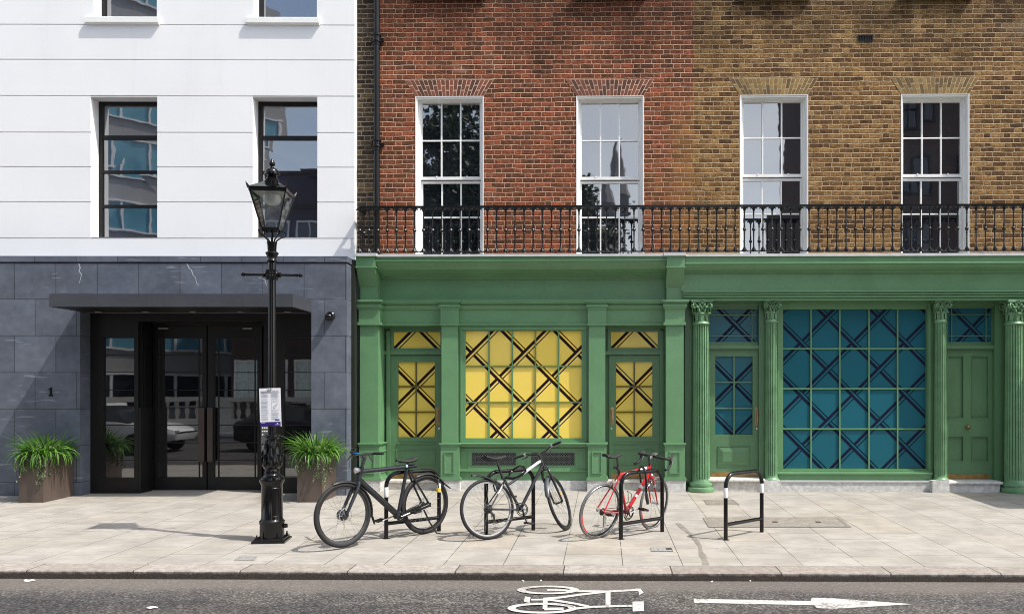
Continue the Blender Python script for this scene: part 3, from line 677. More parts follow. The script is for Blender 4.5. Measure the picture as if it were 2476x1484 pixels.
# ------------------------------------------------------------------ planters with plants
def planter(u0, u1, v, lab, lab2, lab3, seed):
    rnd = random.Random(seed)
    Y0 = 12.55; x0, x1 = wx(u0, Y0), wx(u1, Y0); Y1 = Y0+.73; zb = zg(Y0)-.004; zt = zb+.70
    cxm, cym = (x0+x1)/2, (Y0+Y1)/2; hx, hy = (x1-x0)/2, (Y1-Y0)/2
    r = empty('planter', wpt(cxm, cym, zb), (0, 0, TH-YW_)); tag(r, lab, 'planter', 'planters beside the entrance')
    m = MB(); t = .03; hgt = zt-zb
    m.box(-hx, -hy, 0, hx, -hy+t, hgt); m.box(-hx, hy-t, 0, hx, hy, hgt); m.box(-hx, -hy+t, 0, -hx+t, hy-t, hgt); m.box(hx-t, -hy+t, 0, hx, hy-t, hgt)
    m.build('pot', PLANT_P, r); m = MB(); m.box(-hx+t, -hy+t, .1, hx-t, hy-t, hgt-.04); m.build('soil', SOIL, r)
    g = empty('ornamental_grass', wpt(cxm, cym, zt-.04), (0, 0, TH-YW_)); tag(g, lab2, 'plant', 'grasses in the planters')
    m = MB()
    for i in range(640):
        a = rnd.uniform(0, 2*math.pi); q = rnd.random()**.5
        bx, by = q*math.cos(a)*hx*.9, q*math.sin(a)*hy*.9
        ln = rnd.choice((rnd.uniform(.20, .45), rnd.uniform(.30, .62))); out = rnd.uniform(.35, 1.45)*(0.50+.7*q)
        aa = a+rnd.uniform(-1.3, 1.3); d = Vector((math.cos(aa), math.sin(aa), 0)); wd = rnd.uniform(.008, .0165); side = Vector((-d.y, d.x, 0))
        side = (side+Vector((0, 0, rnd.uniform(-.5, .5)))).normalized()
        P = []; th = 1.40-out*.45; p = Vector((bx, by, 0)); kk = 6; dr = out*rnd.uniform(.12, .52)
        for k in range(kk+1):
            P.append(p.copy()); p = p+(d*math.cos(th)+Vector((0, 0, math.sin(th))))*ln/kk; th -= dr
        vs = []
        for k, pt in enumerate(P):
            ww = wd*(1-(k/kk)**2.2)+.0006; vs += [pt-side*ww, pt+side*ww]
        m.add(vs, [(2*k, 2*k+1, 2*k+3, 2*k+2) for k in range(kk)], rnd.choice((0, 0, 1)), True)
    # an upright flower stem or two
    m.build('blades', [GRASS, GRASS2], g)
    v_ = empty('trailing_ivy', wpt(cxm, cym, zt-.04), (0, 0, TH-YW_)); tag(v_, lab3, 'plant', 'trailing plants in the planters')
    ms, ml = MB(), MB()
    starts = [(hx*.95, -hy-.01, .52), (hx*1.02, -hy*.55, .42), (hx*.2, -hy-.015, .22), (-hx*.75, -hy-.01, .40), (-hx*.4, -hy-.015, .33), (hx*.75, -hy-.02, .47), (hx*1.03, -hy*.9, .50), (-hx*.95, -hy-.01, .30), (-hx-.02, -hy*.5, .35), (hx*1.03, -hy*.1, .3), (hx*.5, -hy-.02, .16), (-hx*.1, -hy-.01, .25)]
    for sx, sy, ln in starts:
        for rep in range(2):
            P = [Vector((sx*.8, sy*.8, .03)), Vector((sx, sy, .05))]; p = P[-1].copy(); l2 = ln*rnd.uniform(.6, 1.05); n = int(l2/.022)
            for k in range(n):
                p = p+Vector((rnd.uniform(-.010, .010)*(1.5 if k < 4 else 1), rnd.uniform(-.009, .005), -.022)); P.append(p.copy())
            P = [Vector((q.x, min(q.y, -hy-.006) if sy < -hy else q.y, q.z)) for q in P]
            if sx > hx: P = [Vector((max(q.x, hx+.006) if q.z < 0 else q.x, q.y, q.z)) for q in P]
            if sx < -hx: P = [Vector((min(q.x, -hx-.006) if q.z < 0 else q.x, q.y, q.z)) for q in P]
            ms.tube(P, .0018, 4)
            for q in P[1:]:
                for _ in range(2):
                    a = rnd.uniform(0, 6.28); s1 = rnd.uniform(.008, .016); o_ = Vector((math.cos(a)*.018, -abs(math.sin(a))*.018 if sy < -hy else math.sin(a)*.014, rnd.uniform(-.01, .012)))
                    ax = Vector((rnd.uniform(-1, 1), rnd.uniform(-1, .2), rnd.uniform(-.6, .6))).normalized(); t1 = ax.orthogonal().normalized(); t2 = ax.cross(t1); c_ = q+o_
                    ml.add([c_-t1*s1, c_+t2*s1*.8, c_+t1*s1*1.2, c_-t2*s1*.8], [(0,1,2,3)], rnd.choice((0, 1)))
    for i in range(900):                                  # leafy fringe along the rim
        a = rnd.uniform(0, 6.28); c_ = Vector((math.cos(a)*hx*rnd.uniform(.6, 1.15), math.sin(a)*hy*rnd.uniform(.6, 1.08), rnd.uniform(-.04, .20))); s1 = rnd.uniform(.012, .030)
        ax = Vector((rnd.uniform(-1, 1), rnd.uniform(-1, 1), rnd.uniform(.1, 1))).normalized(); t1 = ax.orthogonal().normalized(); t2 = ax.cross(t1)
        ml.add([c_-t1*s1, c_+t2*s1*.8, c_+t1*s1*1.2, c_-t2*s1*.8], [(0,1,2,3)], rnd.choice((0, 1, 0)))
    ms.build('stems', STEMM, v_); ml.build('leaves', [IVY, IVY2], v_)
SOIL = paint('potting_soil', (.03, .022, .016), .95, .3, 30)
GRASS = leaf_mat('grass_blade', (.050, .135, .020), (.130, .290, .040), .3); GRASS2 = leaf_mat('grass_blade_dark', (.020, .060, .012), (.055, .14, .025), .25)
IVY = leaf_mat('ivy_leaf', (.045, .085, .030), (.11, .17, .06), .15); IVY2 = leaf_mat('ivy_leaf_pale', (.14, .18, .09), (.26, .30, .17), .15); STEMM = paint('ivy_stem', (.05, .04, .025), .8)
planter(45, 104.6, 1215, 'square brown metal planter left of the entrance against the slate wall', 'bushy green grass in the planter left of the entrance', 'small leaved ivy trailing down the planter left of the entrance', 3)
planter(718, 778, 1211, 'square brown metal planter between the lamp post and the green shopfront', 'arching green grass in the planter behind the lamp post', 'pale leaved ivy trailing down the planter behind the lamp post', 11)

# ------------------------------------------------------------------ brick houses
YB = 13.90
XB0 = wpt(XR, YWH+.05, 0).x+.004; XB1 = PX(905, YB); XBM = BX; XB2 = 14.0
ZB0 = PZ(617, 13.44, 1450)+.01; ZB1 = 13.5
RH_ = empty('red_brick_house'); tag(RH_, 'red brick house above the yellow-windowed shop with white sash windows', 'building')
YH_ = empty('yellow_brick_house'); tag(YH_, 'yellow stock brick house above the blue-windowed shop with white sash windows', 'building')
YG = 14.07
Wn = [(1005.5, 1167.5, 234.5, 0), (1394.5, 1554.5, 233.5, 0), (1789.5, 1951.5, 231, 1), (2179, 2341, 229, 1)]
ho = [[], []]
info = []
for u0, u1, v0, k in Wn:
    uc = (u0+u1)/2; h = (PX(u0, YB), PX(u1, YB), ZB0-.5, PZ(v0, YB, uc)); ho[k].append(h)
    up = (h[0]-.01, h[1]+.01, PZ(-14, YB, uc), PZ(-14, YB, uc)+1.75); ho[k].append(up); info.append((h, up, u0, u1, v0, k))
extra = (PX(2700, YB), PX(2700, YB)+1.14, ZB0-.5, ho[1][0][3]); ho[1].append(extra)
for k, (root, x0, x1, mt) in enumerate(((RH_, XB1, XBM, RED), (YH_, XBM, XB2, YEL))):
    m = MB(); holed_wall(m, x0, x1, ZB0, ZB1, YB, .09, ho[k], 0, 1); solid_ends(m, x0, x1, ZB0, ZB1, YB, YB+.6)
    m.build('wall', [mt, WPAINT], root)
m = MB(); m.box(XB0, YB-.012, ZB0, XB1+.05, YB+.3, ZB1); m.build('end_pier', DIRTY, RH_)
def sash(root, h, uref, full=True):
    x0, x1, z0, z1 = h; z0 = max(z0, ZB0) if full else z0
    f = MB()
    frame_boxes(f, x0+.0015, x1-.0015, z0, z1-.0015, YB+.012, YB+.17, (.022, .022, .0, .03))
    frame_boxes(f, x0+.0235, x1-.0235, z0, z1-.0315, YB+.10, YB+.20, (.03, .03, .0, .03))
    f.box(x0-.012, YB-.006, z0 if full else z0, x0+.0015, YB+.05, z1+.006); f.box(x1-.0015, YB-.006, z0, x1+.012, YB+.05, z1+.006); f.box(x0+.0015, YB-.006, z1-.0015, x1-.0015, YB+.05, z1+.006)
    o = f.build('window', WPAINT, root)
    a0, a1 = x0+.078, x1-.078
    def zz(v): return PZ(v, YG, uref)
    if full:
        d = 0 if uref < 1700 else -6.5
        up = (zz(429+d), zz(252+d*.3)); lo = (z0+.03, zz(444+d)); hb = (zz(341.8+d), zz(525.7+d*1.3))
    else:
        hgt = z1-z0; up = (z0+hgt*.52, z1-.12); lo = (z0+.06, z0+hgt*.48); hb = (sum(up)/2, sum(lo)/2)
    for q, ((b0, b1), zb, y) in enumerate(((up, hb[0], YG-.02), (lo, hb[1], YG+.02))):
        s_ = MB(); st = .022
        bot = .05 if q == 0 else .03
        frame_boxes(s_, a0-st-.004, a1+st+.004, b0-bot, b1+(.035 if q == 0 else .045), y-.012, y+.03, (st+.004, st+.004, bot, .035 if q == 0 else .045))
        for k in (1, 2): x = a0+(a1-a0)*k/3; s_.box(x-.012, y-.008, b0, x+.012, y+.02, b1)
        for k in range(3): xa = a0+(a1-a0)*k/3+.012*(k > 0); xb = a0+(a1-a0)*(k+1)/3-.012*(k < 2); s_.box(xa, y-.008, zb-.012, xb, y+.02, zb+.012)
        if q == 0:
            for k in (.25, .78): x = a0+(a1-a0)*k; s_.box(x-.012, y-.02, b0-.012, x+.012, y-.012, b0+.012)
        so_ = s_.build('sash', WPAINT, o)
        p = MB()
        for i in range(3):
            for (c, d_) in ((b0, zb), (zb, b1)):
                xa, xb = a0+(a1-a0)*i/3, a0+(a1-a0)*(i+1)/3; tx, tz = random.uniform(-.0012, .0012), random.uniform(-.001, .001); yy = y+.012
                p.poly([(xa, yy-tx-tz, c), (xb, yy+tx-tz, c), (xb, yy+tx+tz, d_), (xa, yy-tx+tz, d_)])
        p.build('pane', GL_UP, o)
    return o
for h, up, u0, u1, v0, k in info:
    root = (RH_, YH_)[k]; sash(root, h, (u0+u1)/2)
    o = sash(root, up, (u0+u1)/2, False)
    s_ = MB(); zt = up[2]; zb_ = PZ(-3.5, YB-.07, (u0+u1)/2); s_.extx([(YB+.09, zt), (YB-.07, zt-.02), (YB-.07, zb_), (YB+.0, zb_)], up[0]-.03, up[1]+.03); s_.build('sill', granite_mat('stone_sill', (.34, .32, .29), (.24, .22, .20)) if 'stone_sill' not in bpy.data.materials else bpy.data.materials['stone_sill'], o)
    # flat arch of tapered bricks
    uc = (u0+u1)/2; z0_, z1_ = h[3]+.008, PZ(v0-40.5, YB, uc); xa0, xa1 = h[0]-.01, h[1]+.01; xt0, xt1 = PX(u0-26, YB), PX(u1+26, YB)
    mm = MB(); mm.poly([(xa0, YB-.002, z0_), (xa1, YB-.002, z0_), (xt1, YB-.002, z1_), (xt0, YB-.002, z1_)], 3)
    n = 20; rnd = random.Random(int(u0))
    for i in range(n):
        cut = rnd.choice((.33, .66)) if True else .5; cut = .36 if i % 2 else .66
        for (t0, t1) in ((0.01, cut-.03), (cut+.03, .985)):
            def pt(f, t): b = xa0+(xa1-xa0)*f; tp = xt0+(xt1-xt0)*f; return (b+(tp-b)*t, YB-.0045, z0_+(z1_-z0_)*t)
            g_ = .085/n; f0, f1 = i/n+g_, (i+1)/n-g_
            mm.poly([pt(f0, t0), pt(f1, t0), pt(f1, t1), pt(f0, t1)], rnd.choice((0, 1, 1, 2)))
    if k == 0: ar = [paint('arch_red_a', (.085, .034, .020), .9, .3, 30), paint('arch_red_b', (.155, .052, .028), .9, .3, 30), paint('arch_red_c', (.22, .070, .038), .9, .3, 30), paint('arch_red_m', (.66, .48, .36), .9, .2, 20)] if 'arch_red_a' not in bpy.data.materials else [bpy.data.materials['arch_red_'+q] for q in 'abcm']
    else: ar = [paint('arch_yel_a', (.12, .072, .024), .9, .3, 30), paint('arch_yel_b', (.20, .122, .038), .9, .3, 30), paint('arch_yel_c', (.28, .175, .058), .9, .3, 30), paint('arch_yel_m', (.50, .40, .26), .9, .2, 20)] if 'arch_yel_a' not in bpy.data.materials else [bpy.data.materials['arch_yel_'+q] for q in 'abcm']
    mm.build('flat_arch', ar, root)
# air vent
x0, x1, z0, z1 = PX(2074, YB), PX(2109, YB), PZ(100.5, YB, 2090), PZ(86, YB, 2090)
r = empty('air_vent', ((x0+x1)/2, YB, z0)); tag(r, 'black cast iron air vent set high in the yellow brick wall', 'vent')
m = MB(); hw, hh = (x1-x0)/2, z1-z0; frame_boxes(m, -hw, hw, 0, hh, -.014, .0, .016)
for k in range(5): a = -hw+.016+(2*hw-.032)*(k+.5)/5; m.box(a-.008, -.01, .016, a+.008, 0, hh-.016)
m.build('grille', BLACKR, r); m = MB(); m.box(-hw+.01, -.0045, .01, hw-.01, -.003, hh-.01); m.build('backing', paint('vent_hollow', (.004, .004, .004), .9), r)
# downpipe
x = PX(910.5, YB-.09); r = empty('downpipe', (x, YB-.09, ZB0)); tag(r, 'black cast iron downpipe between the sooty pier and the red brick', 'pipe')
m = MB(); m.lathe((0,0,0), [(.05, .05), (.05, ZB1-ZB0)], 18); m.build('pipe', BLACKR, r)
for v in (96, 350, -160):
    z = PZ(v, YB-.09, 910)-ZB0; m = MB(); m.lathe((0,0,z), [(.05,-.10),(.058,-.095),(.058,-.06),(.075,-.05),(.078,-.03),(.062,-.015),(.062,.045),(.078,.055),(.078,.085),(.055,.09)], 18); m.box(-.11, .04, z-.02, .11, .076, z+.04); m.build('socket', BLACKR, r)
m = MB(); m.tube([(0,0,.10),(0,-.005,.06),(0,-.07,.02),(0,-.12,.0)], [.055,.06,.062,.06], 14); m.lathe((0,0,.10), [(.06,0),(.07,.01),(.07,.05),(.055,.06)], 16); m.build('shoe', BLACKR, r)

# ------------------------------------------------------------------ balcony railing
YR = 13.56; zr0 = PZ(610, YR, 1450); zr1 = PZ(497.5, YR, 1250)
xr0 = PX(870, YR); r = empty('balcony_railing', (xr0, YR, zr0)); tag(r, 'black cast iron balcony railing with ornamental balusters along both shopfronts', 'railing')
hr = zr1-zr0; XRL = 14.4
m = MB(); m.box(-.02, -.02, hr-.036, XRL, .022, hr); m.box(-.02, .022, hr-.03, .02, YB-YR-.015, hr-.004); m.build('handrail', BLACKR, r)
def baluster():
    m = MB(); k = hr/.755
    m.lathe((0,0,0), [(q[0]*1.18, q[1]*k) for q in ((.009,0),(.013,.03),(.011,.05),(.016,.065),(.010,.085),(.0085,.25),(.012,.262),(.008,.275),(.013,.30),(.010,.315),(.010,.33),(.020,.342),(.027,.362),(.020,.382),(.010,.394),(.014,.405),(.010,.425),(.0125,.44),(.009,.452),(.008,.60),(.013,.612),(.010,.625),(.012,.66),(.018,.69),(.016,.715),(.010,.73))], 8)
    m.lathe((0,-.022,.362*k), [(.004,0),(.012,.004),(.016,.012)], 8, axis='y')
    for sx in (-1, 1):
        m.tube([(0,0,.655*k),(sx*.014,-.003,.69*k),(sx*.032,-.004,.708*k),(sx*.053,-.004,.700*k),(sx*.058,-.004,.688*k)], [.013,.015,.015,.012,.006], 6)
        m.tube([(0,0,.66*k),(sx*.010,-.005,.705*k),(sx*.024,-.008,.727*k),(sx*.044,-.008,.728*k)], [.013,.014,.012,.006], 6)
        m.tube([(0,0,.075*k),(sx*.014,-.004,.05*k),(sx*.034,-.006,.018*k),(sx*.056,-.006,.012*k),(sx*.060,-.006,.024*k)], [.013,.015,.013,.011,.007], 6)
        m.tube([(0,0,.07*k),(sx*.012,-.012,.035*k),(sx*.030,-.014,.003*k)], [.012,.013,.010], 6)
    m.tube([(0,-.005,.65*k),(0,-.022,.70*k),(0,-.034,.72*k)], [.010,.011,.005], 6)
    m.tube([(0,-.004,.075*k),(0,-.022,.035*k),(0,-.035,.008*k)], [.010,.011,.008], 6)
    return m
b0 = baluster().build('baluster', BLACKR, r)
n = 1
while n*.1518 < XRL:
    c = dup(b0, r); c.location = (n*.1518, 0, 0); n += 1
for y in (.11, .22): c = dup(b0, r); c.location = (0, y, 0); c.rotation_euler = (0, 0, R(90))
m = MB(); m.box(-.015, -.012, .004, XRL, .012, .016); m.build('bottom_rail', BLACKR, r)

# ------------------------------------------------------------------ shopfront helpers
def zf(v, Y, u): return PZ(v, Y, u)
def bx(mb, u0, u1, v0, v1, Yf, Yb, mt=0, ur=None):
    ur = ur or (u0+u1)/2
    mb.box(PX(u0, Yf), Yf, PZ(v1, Yf, ur), PX(u1, Yf), Yb, PZ(v0, Yf, ur), mt)
def prof(mb, pts, X0, X1, ur, back=14.05, mt=0):
    P = [(y, PZ(v, y, ur)) for y, v in pts]; P += [(back, P[-1][1]), (back, P[0][1])]
    mb.extx(P, X0, X1, mt)
def panel_trim(mb, u0, u1, v0, v1, Y, t=3.2, d=.016, mt=0):
    ur = (u0+u1)/2
    x0, x1, z0, z1 = PX(u0, Y), PX(u1, Y), PZ(v1, Y, ur), PZ(v0, Y, ur); w_ = t/FL*Y
    frame_boxes(mb, x0, x1, z0, z1, Y-d, Y+.01, w_, mt)
def clip(poly, a, b, c):                                  # keep a*x+b*y <= c
    out = []
    for i in range(len(poly)):
        p, q = poly[i], poly[(i+1) % len(poly)]; dp, dq = a*p[0]+b*p[1]-c, a*q[0]+b*q[1]-c
        if dp <= 0: out.append(p)
        if dp*dq < 0: t = dp/(dp-dq); out.append((p[0]+(q[0]-p[0])*t, p[1]+(q[1]-p[1])*t))
    return out
def weave(mb, rects, p0, q0, per, Y, mt, th=4.7, off=12.6, tn=1.7, flip=False):
    # two families of thick+thin stripe pairs crossing over and under like a woven lattice, cut to the glass
    u0 = min(r_[0] for r_ in rects); u1 = max(r_[1] for r_ in rects); v0 = min(r_[2] for r_ in rects); v1 = max(r_[3] for r_ in rects); um = (u0+u1)/2
    ps = [(k, p0+per*k) for k in range(-8, 9)]; qs = [(k, q0+per*k) for k in range(-8, 9)]
    def emit(pa, pb, qa, qb):
        for (ra, rb, va, vb) in rects:
            P = [((p+q)/2, (q-p)/2) for p, q in ((pa, qa), (pb, qa), (pb, qb), (pa, qb))]
            for a, b, c in ((-1, 0, -ra), (1, 0, rb), (0, -1, -va), (0, 1, vb)):
                if P: P = clip(P, a, b, c)
            if len(P) >= 3: mb.poly([(PX(u, Y), Y, PZ(v, Y, um)) for u, v in P], mt)
    def under(kp, kq, fam): over_q = ((kq-kp) % 2 == 0) ^ flip; return over_q if fam == 'p' else not over_q
    lo, hi = -th, off+tn
    for fam, A, B in (('p', ps, qs), ('q', qs, ps)):
        for ka, a in A:
            for s0, s1 in ((-th, th), (off-tn, off+tn)):
                cur = B[0][1]-per
                for kb, b in B:
                    kp, kq = (ka, kb) if fam == 'p' else (kb, ka)
                    if under(kp, kq, fam):
                        if fam == 'p': emit(a+s0, a+s1, cur, b+lo)
                        else: emit(cur, b+lo, a+s0, a+s1)
                        cur = b+hi
                if fam == 'p': emit(a+s0, a+s1, cur, B[-1][1]+per)
                else: emit(cur, B[-1][1]+per, a+s0, a+s1)
def grid_rects(u0, u1, v0, v1, us, vs, b=1.6):
    U = [u0]+us+[u1]; V = [v0]+vs+[v1]; out = []
    for i in range(len(U)-1):
        for j in range(len(V)-1): out.append((U[i]+(b if i else 0), U[i+1]-(b if i < len(U)-2 else 0), V[j]+(b if j else 0), V[j+1]-(b if j < len(V)-2 else 0)))
    return out
def film_pane(root, u0, u1, v0, v1, us, vs, Y, mats, p0, q0, per, flip=False, bw=3.2):
    m = MB(); um = (u0+u1)/2
    m.poly([(PX(u0, Y), Y, PZ(v1, Y, um)), (PX(u1, Y), Y, PZ(v1, Y, um)), (PX(u1, Y), Y, PZ(v0, Y, um)), (PX(u0, Y), Y, PZ(v0, Y, um))], 0)
    weave(m, grid_rects(u0, u1, v0, v1, us, vs), p0, q0, per, Y-.002, 1, flip=flip)
    return m.build('pane', mats, root)
def glazing_bars(mb, u0, u1, v0, v1, us, vs, Y, mt=0, bw=1.7, d=.022):
    um = (u0+u1)/2
    for u in us: mb.box(PX(u-bw, Y), Y-d, PZ(v1, Y, um), PX(u+bw, Y), Y-.003, PZ(v0, Y, um), mt)
    for v in vs: mb.box(PX(u0, Y), Y-d+.003, PZ(v+bw, Y, um), PX(u1, Y), Y-.0035, PZ(v-bw, Y, um), mt)
def pull_handle(root, u, v0, v1, Y):
    m = MB(); um = u; x = PX(u, Y); z0, z1 = PZ(v1, Y, u), PZ(v0, Y, u)
    m.box(x-.028, Y-.006, z0, x+.028, Y, z1); 
    m.tube([(x, Y-.004, z1-.06), (x, Y-.05, z1-.07), (x, Y-.062, z1-.10), (x, Y-.062, z0+.10), (x, Y-.05, z0+.07), (x, Y-.004, z0+.06)], .013, 8)
    m.build('pull_handle', BRONZE_H, root)
def keyhole(root, u, v, Y):
    m = MB(); m.lathe((PX(u, Y), Y-.008, PZ(v, Y, u)), [(.010, 0), (.018, .003), (.018, .008)], 12, axis='y'); m.build('keyhole', CHROME, root)
XA0, XA1 = PX(859, 13.48), PX(1655, 13.48)
XEND = 11.5
SA = empty('yellow_window_shopfront'); tag(SA, 'green painted shopfront with yellow patterned windows and two yellow-paned doors', 'shopfront')
SB = empty('blue_window_shopfront'); tag(SB, 'green painted shopfront with blue patterned windows and fluted Corinthian columns', 'shopfront')
# lead capping
m = MB()
bl, br = PX(909, 13.48), PX(1609, 13.48)
for a, b, y in ((PX(856, 13.44), PX(909.5, 13.44), 13.44), (PX(1604.5, 13.44), PX(1658, 13.44), 13.44)):
    zt = PZ(611.5, 13.44, (1250 if a < 0 else 1632)); m.box(a, y, PZ(618, 13.44, (1250 if a < 0 else 1632))-.0, b, YB, zt+.004)
m.box(PX(909.5, 13.44)+.001, 13.49, PZ(619.8, 13.49, 1250), PX(1604.5, 13.44)-.001, YB, PZ(614.2, 13.49, 1250))
m.box(XB0-.3, 13.70, PZ(632, 13.7, 850), PX(856, 13.44)-.002, 14.2, PZ(627.5, 13.7, 850))
m.build('lead_capping', LEAD, SA)
m = MB(); m.box(PX(1658, 13.44)+.001, 13.47, PZ(619, 13.47, 2050), XEND, YB, PZ(612.6, 13.47, 2050)); m.build('lead_capping', LEAD, SB)
# cornice and fascia A
m = MB(); ua = 1250
prof(m, [(13.52, 620), (13.52, 627.5), (13.505, 628), (13.505, 631), (13.53, 633), (13.56, 640), (13.62, 651), (13.70, 659), (13.76, 661.5), (13.765, 664), (13.80, 664.5), (13.805, 668), (13.84, 669), (13.845, 672.5), (13.875, 674), (13.88, 676)], bl-.02, br+.02, ua)
m.build('cornice', GREEN, SA)
m = MB(); prof(m, [(13.90, 676.2), (13.90, 725)], bl-.05, br+.05, ua); m.build('fascia', GREEN, SA)
X0, X1 = PX(913, 13.7), PX(1612, 13.7)
m = MB(); prof(m, [(13.80, 724.5), (13.80, 729), (13.81, 731), (13.815, 734), (13.85, 736), (13.85, 738), (13.835, 739), (13.845, 743), (13.875, 749)], X0, X1, ua, 14.3)
m.build('string_course', GREEN, SA)
m = MB(); prof(m, [(13.885, 749.2), (13.885, 781), (13.86, 782), (13.86, 786), (13.885, 787.5)], X0, X1, ua, 14.3); m.build('frieze', GREEN, SA)
def pilaster(root, uL, uR, brk=None, Y=13.70, big=True, pan=None, yb=14.32):
    m = MB(); uc = (uL+uR)/2
    if big:
        b0, b1 = brk
        bx(m, b0, b1, 618, 643.5, 13.48, 14.0)                         # block under the capping
        bx(m, b0-2.2, b1+2.2, 643.5, 647, 13.466, 14.0)
        x0, x1 = PX(b0, 13.48), PX(b1, 13.48); z0, z1 = PZ(694.5, 13.69, uc), PZ(647, 13.48, uc)
        m.extx([(13.482, z1), (13.69, z0), (14.0, z0), (14.0, z1)], x0+.004, x1-.004)
        bx(m, uL+1, uR-1, 694.5, 725, 13.695, 14.02)
        x0, x1 = PX(uL, Y), PX(uR, Y); o_ = .085
        for (v0, v1, e, yy) in ((724, 729, .085, 13.615), (729, 732, .075, 13.63), (733.5, 735.5, .045, 13.655), (732, 733.5, .05, 13.65)):
            m.box(x0-e, yy, PZ(v1, yy, uc), x1+e, yb, PZ(v0, yy, uc))
        P = [(13.64, 735.5), (13.64, 739), (13.65, 743), (13.675, 748), (13.68, 750)]
        for (ya, va), (yc_, vc) in zip(P, P[1:]):
            ea, ec = (Y-ya)*.9, (Y-yc_)*.9; za, zc = PZ(va, ya, uc), PZ(vc, yc_, uc)
            m.add([(x0-ea, ya, za), (x1+ea, ya, za), (x1+ea, yb, za), (x0-ea, yb, za), (x0-ec, yc_, zc), (x1+ec, yc_, zc), (x1+ec, yb, zc), (x0-ec, yb, zc)], [(0,3,2,1),(4,5,6,7),(0,1,5,4),(1,2,6,5),(2,3,7,6),(3,0,4,7)])
        bx(m, uL-3, uR+3, 750, 778.5, 13.682, yb); bx(m, uL-6.2, uR+5.5, 778.5, 785.5, 13.655, yb)
        top = 785.5; dY = 13.70; pY = 13.665
    else:
        x0, x1 = PX(uL, Y), PX(uR, Y)
        for (v0, v1, e, yy) in ((725, 729.5, .07, Y-.06), (729.5, 733, .055, Y-.045), (733, 736, .025, Y-.02), (736, 742, .045, Y-.035), (742, 749, .02, Y-.018)):
            m.box(x0-e, yy, PZ(v1, yy, uc), x1+e, yb, PZ(v0, yy, uc))
        bx(m, uL-2.5, uR+2.5, 749, 781.5, Y-.012, yb); bx(m, uL-4, uR+4, 781.5, 787, Y-.024, yb); top = 787; pY = Y-.035
    bx(m, uL, uR, top, 1071, Y, yb)
    bx(m, uL-6, uR+6, 1071, 1074, pY-.025, yb); bx(m, uL-4, uR+4, 1074, 1078, pY-.015, yb)
    bx(m, uL-2, uR+3, 1078, 1153, pY, yb)
    bx(m, uL-4, uR+5, 1153, 1156, pY-.012, yb); bx(m, uL-6, uR+7, 1156, 1161, pY-.025, yb)
    w2 = (uR-uL)*.31
    panel_trim(m, uc-w2, uc+w2, 1091, 1144, pY, 2.6)
    if big and uL < 1000:                                             # panel on the return, facing the doorway
        xs = PX(uR+3, pY); z0, z1 = PZ(1144, pY, uc), PZ(1091, pY, uc); y0, y1 = pY+.10, pY+.45
        for (a, b, c, d) in ((y0, y1, z1-.018, z1), (y0, y1, z0, z0+.018), (y0, y0+.018, z0+.018, z1-.018), (y1-.018, y1, z0+.018, z1-.018)): m.box(xs-.002, a, c, xs+.014, b, d)
    m.build('pilaster', GREEN, root)
    m = MB(); yy = pY-.012
    m.box(PX(uL-3.5, yy), yy, zg(13.6)-.05, PX(uR+5, yy), yb, PZ(1161, yy, uc)); m.build('plinth', PLINTH, root)
pilaster(SA, 870, 914, (860, 906)); pilaster(SA, 1610, 1652.5, (1611.5, 1655.5), yb=14.1)
pilaster(SA, 1067, 1106, Y=13.80, big=False); pilaster(SA, 1423, 1463, Y=13.80, big=False)
# display window A
m = MB(); YW = 13.93
bx(m, 1106, 1423, 787.5, 793, 13.89, 14.1)
x0, x1, z0, z1 = PX(1113, 13.88), PX(1417, 13.88), PZ(1069, 13.88, 1265), PZ(793, 13.88, 1265)
frame_boxes(m, x0, x1, z0, z1, 13.872, 14.1, .028)
xg0, xg1, zg0_, zg1_ = PX(1126, YW), PX(1406, YW), PZ(1058.5, YW, 1265), PZ(800, YW, 1265)
surround(m, x0+.028, x1-.028, z0+.028, z1-.028, xg0, xg1, zg0_, zg1_, 13.895, 14.1)
m.box(PX(1106, 13.8)-.02, 13.90, z0, x0, 14.1, z1+.02); m.box(x1, 13.90, z0, PX(1423, 13.8)+.02, 14.1, z1+.02)
us, vs = [824.4+.4397*x for x in (814, 942, 1069, 1196)], [584+.4397*y for y in (685, 882)]
glazing_bars(m, 1126, 1406, 800, 1058.5, us, vs, YW)
o = m.build('display_window', GREEN, SA)
film_pane(o, 1126, 1406, 800, 1058.5, us, vs, YW, [FILM_Y, FILM_YS], 287, 1991, 126.2)
m = MB(); X0s, X1s = PX(1107, 13.8), PX(1422, 13.8)
prof(m, [(13.80, 1070), (13.795, 1072), (13.80, 1074.5), (13.84, 1076), (13.85, 1080)], X0s, X1s, 1265, 14.1); m.build('sill', GREEN, SA)
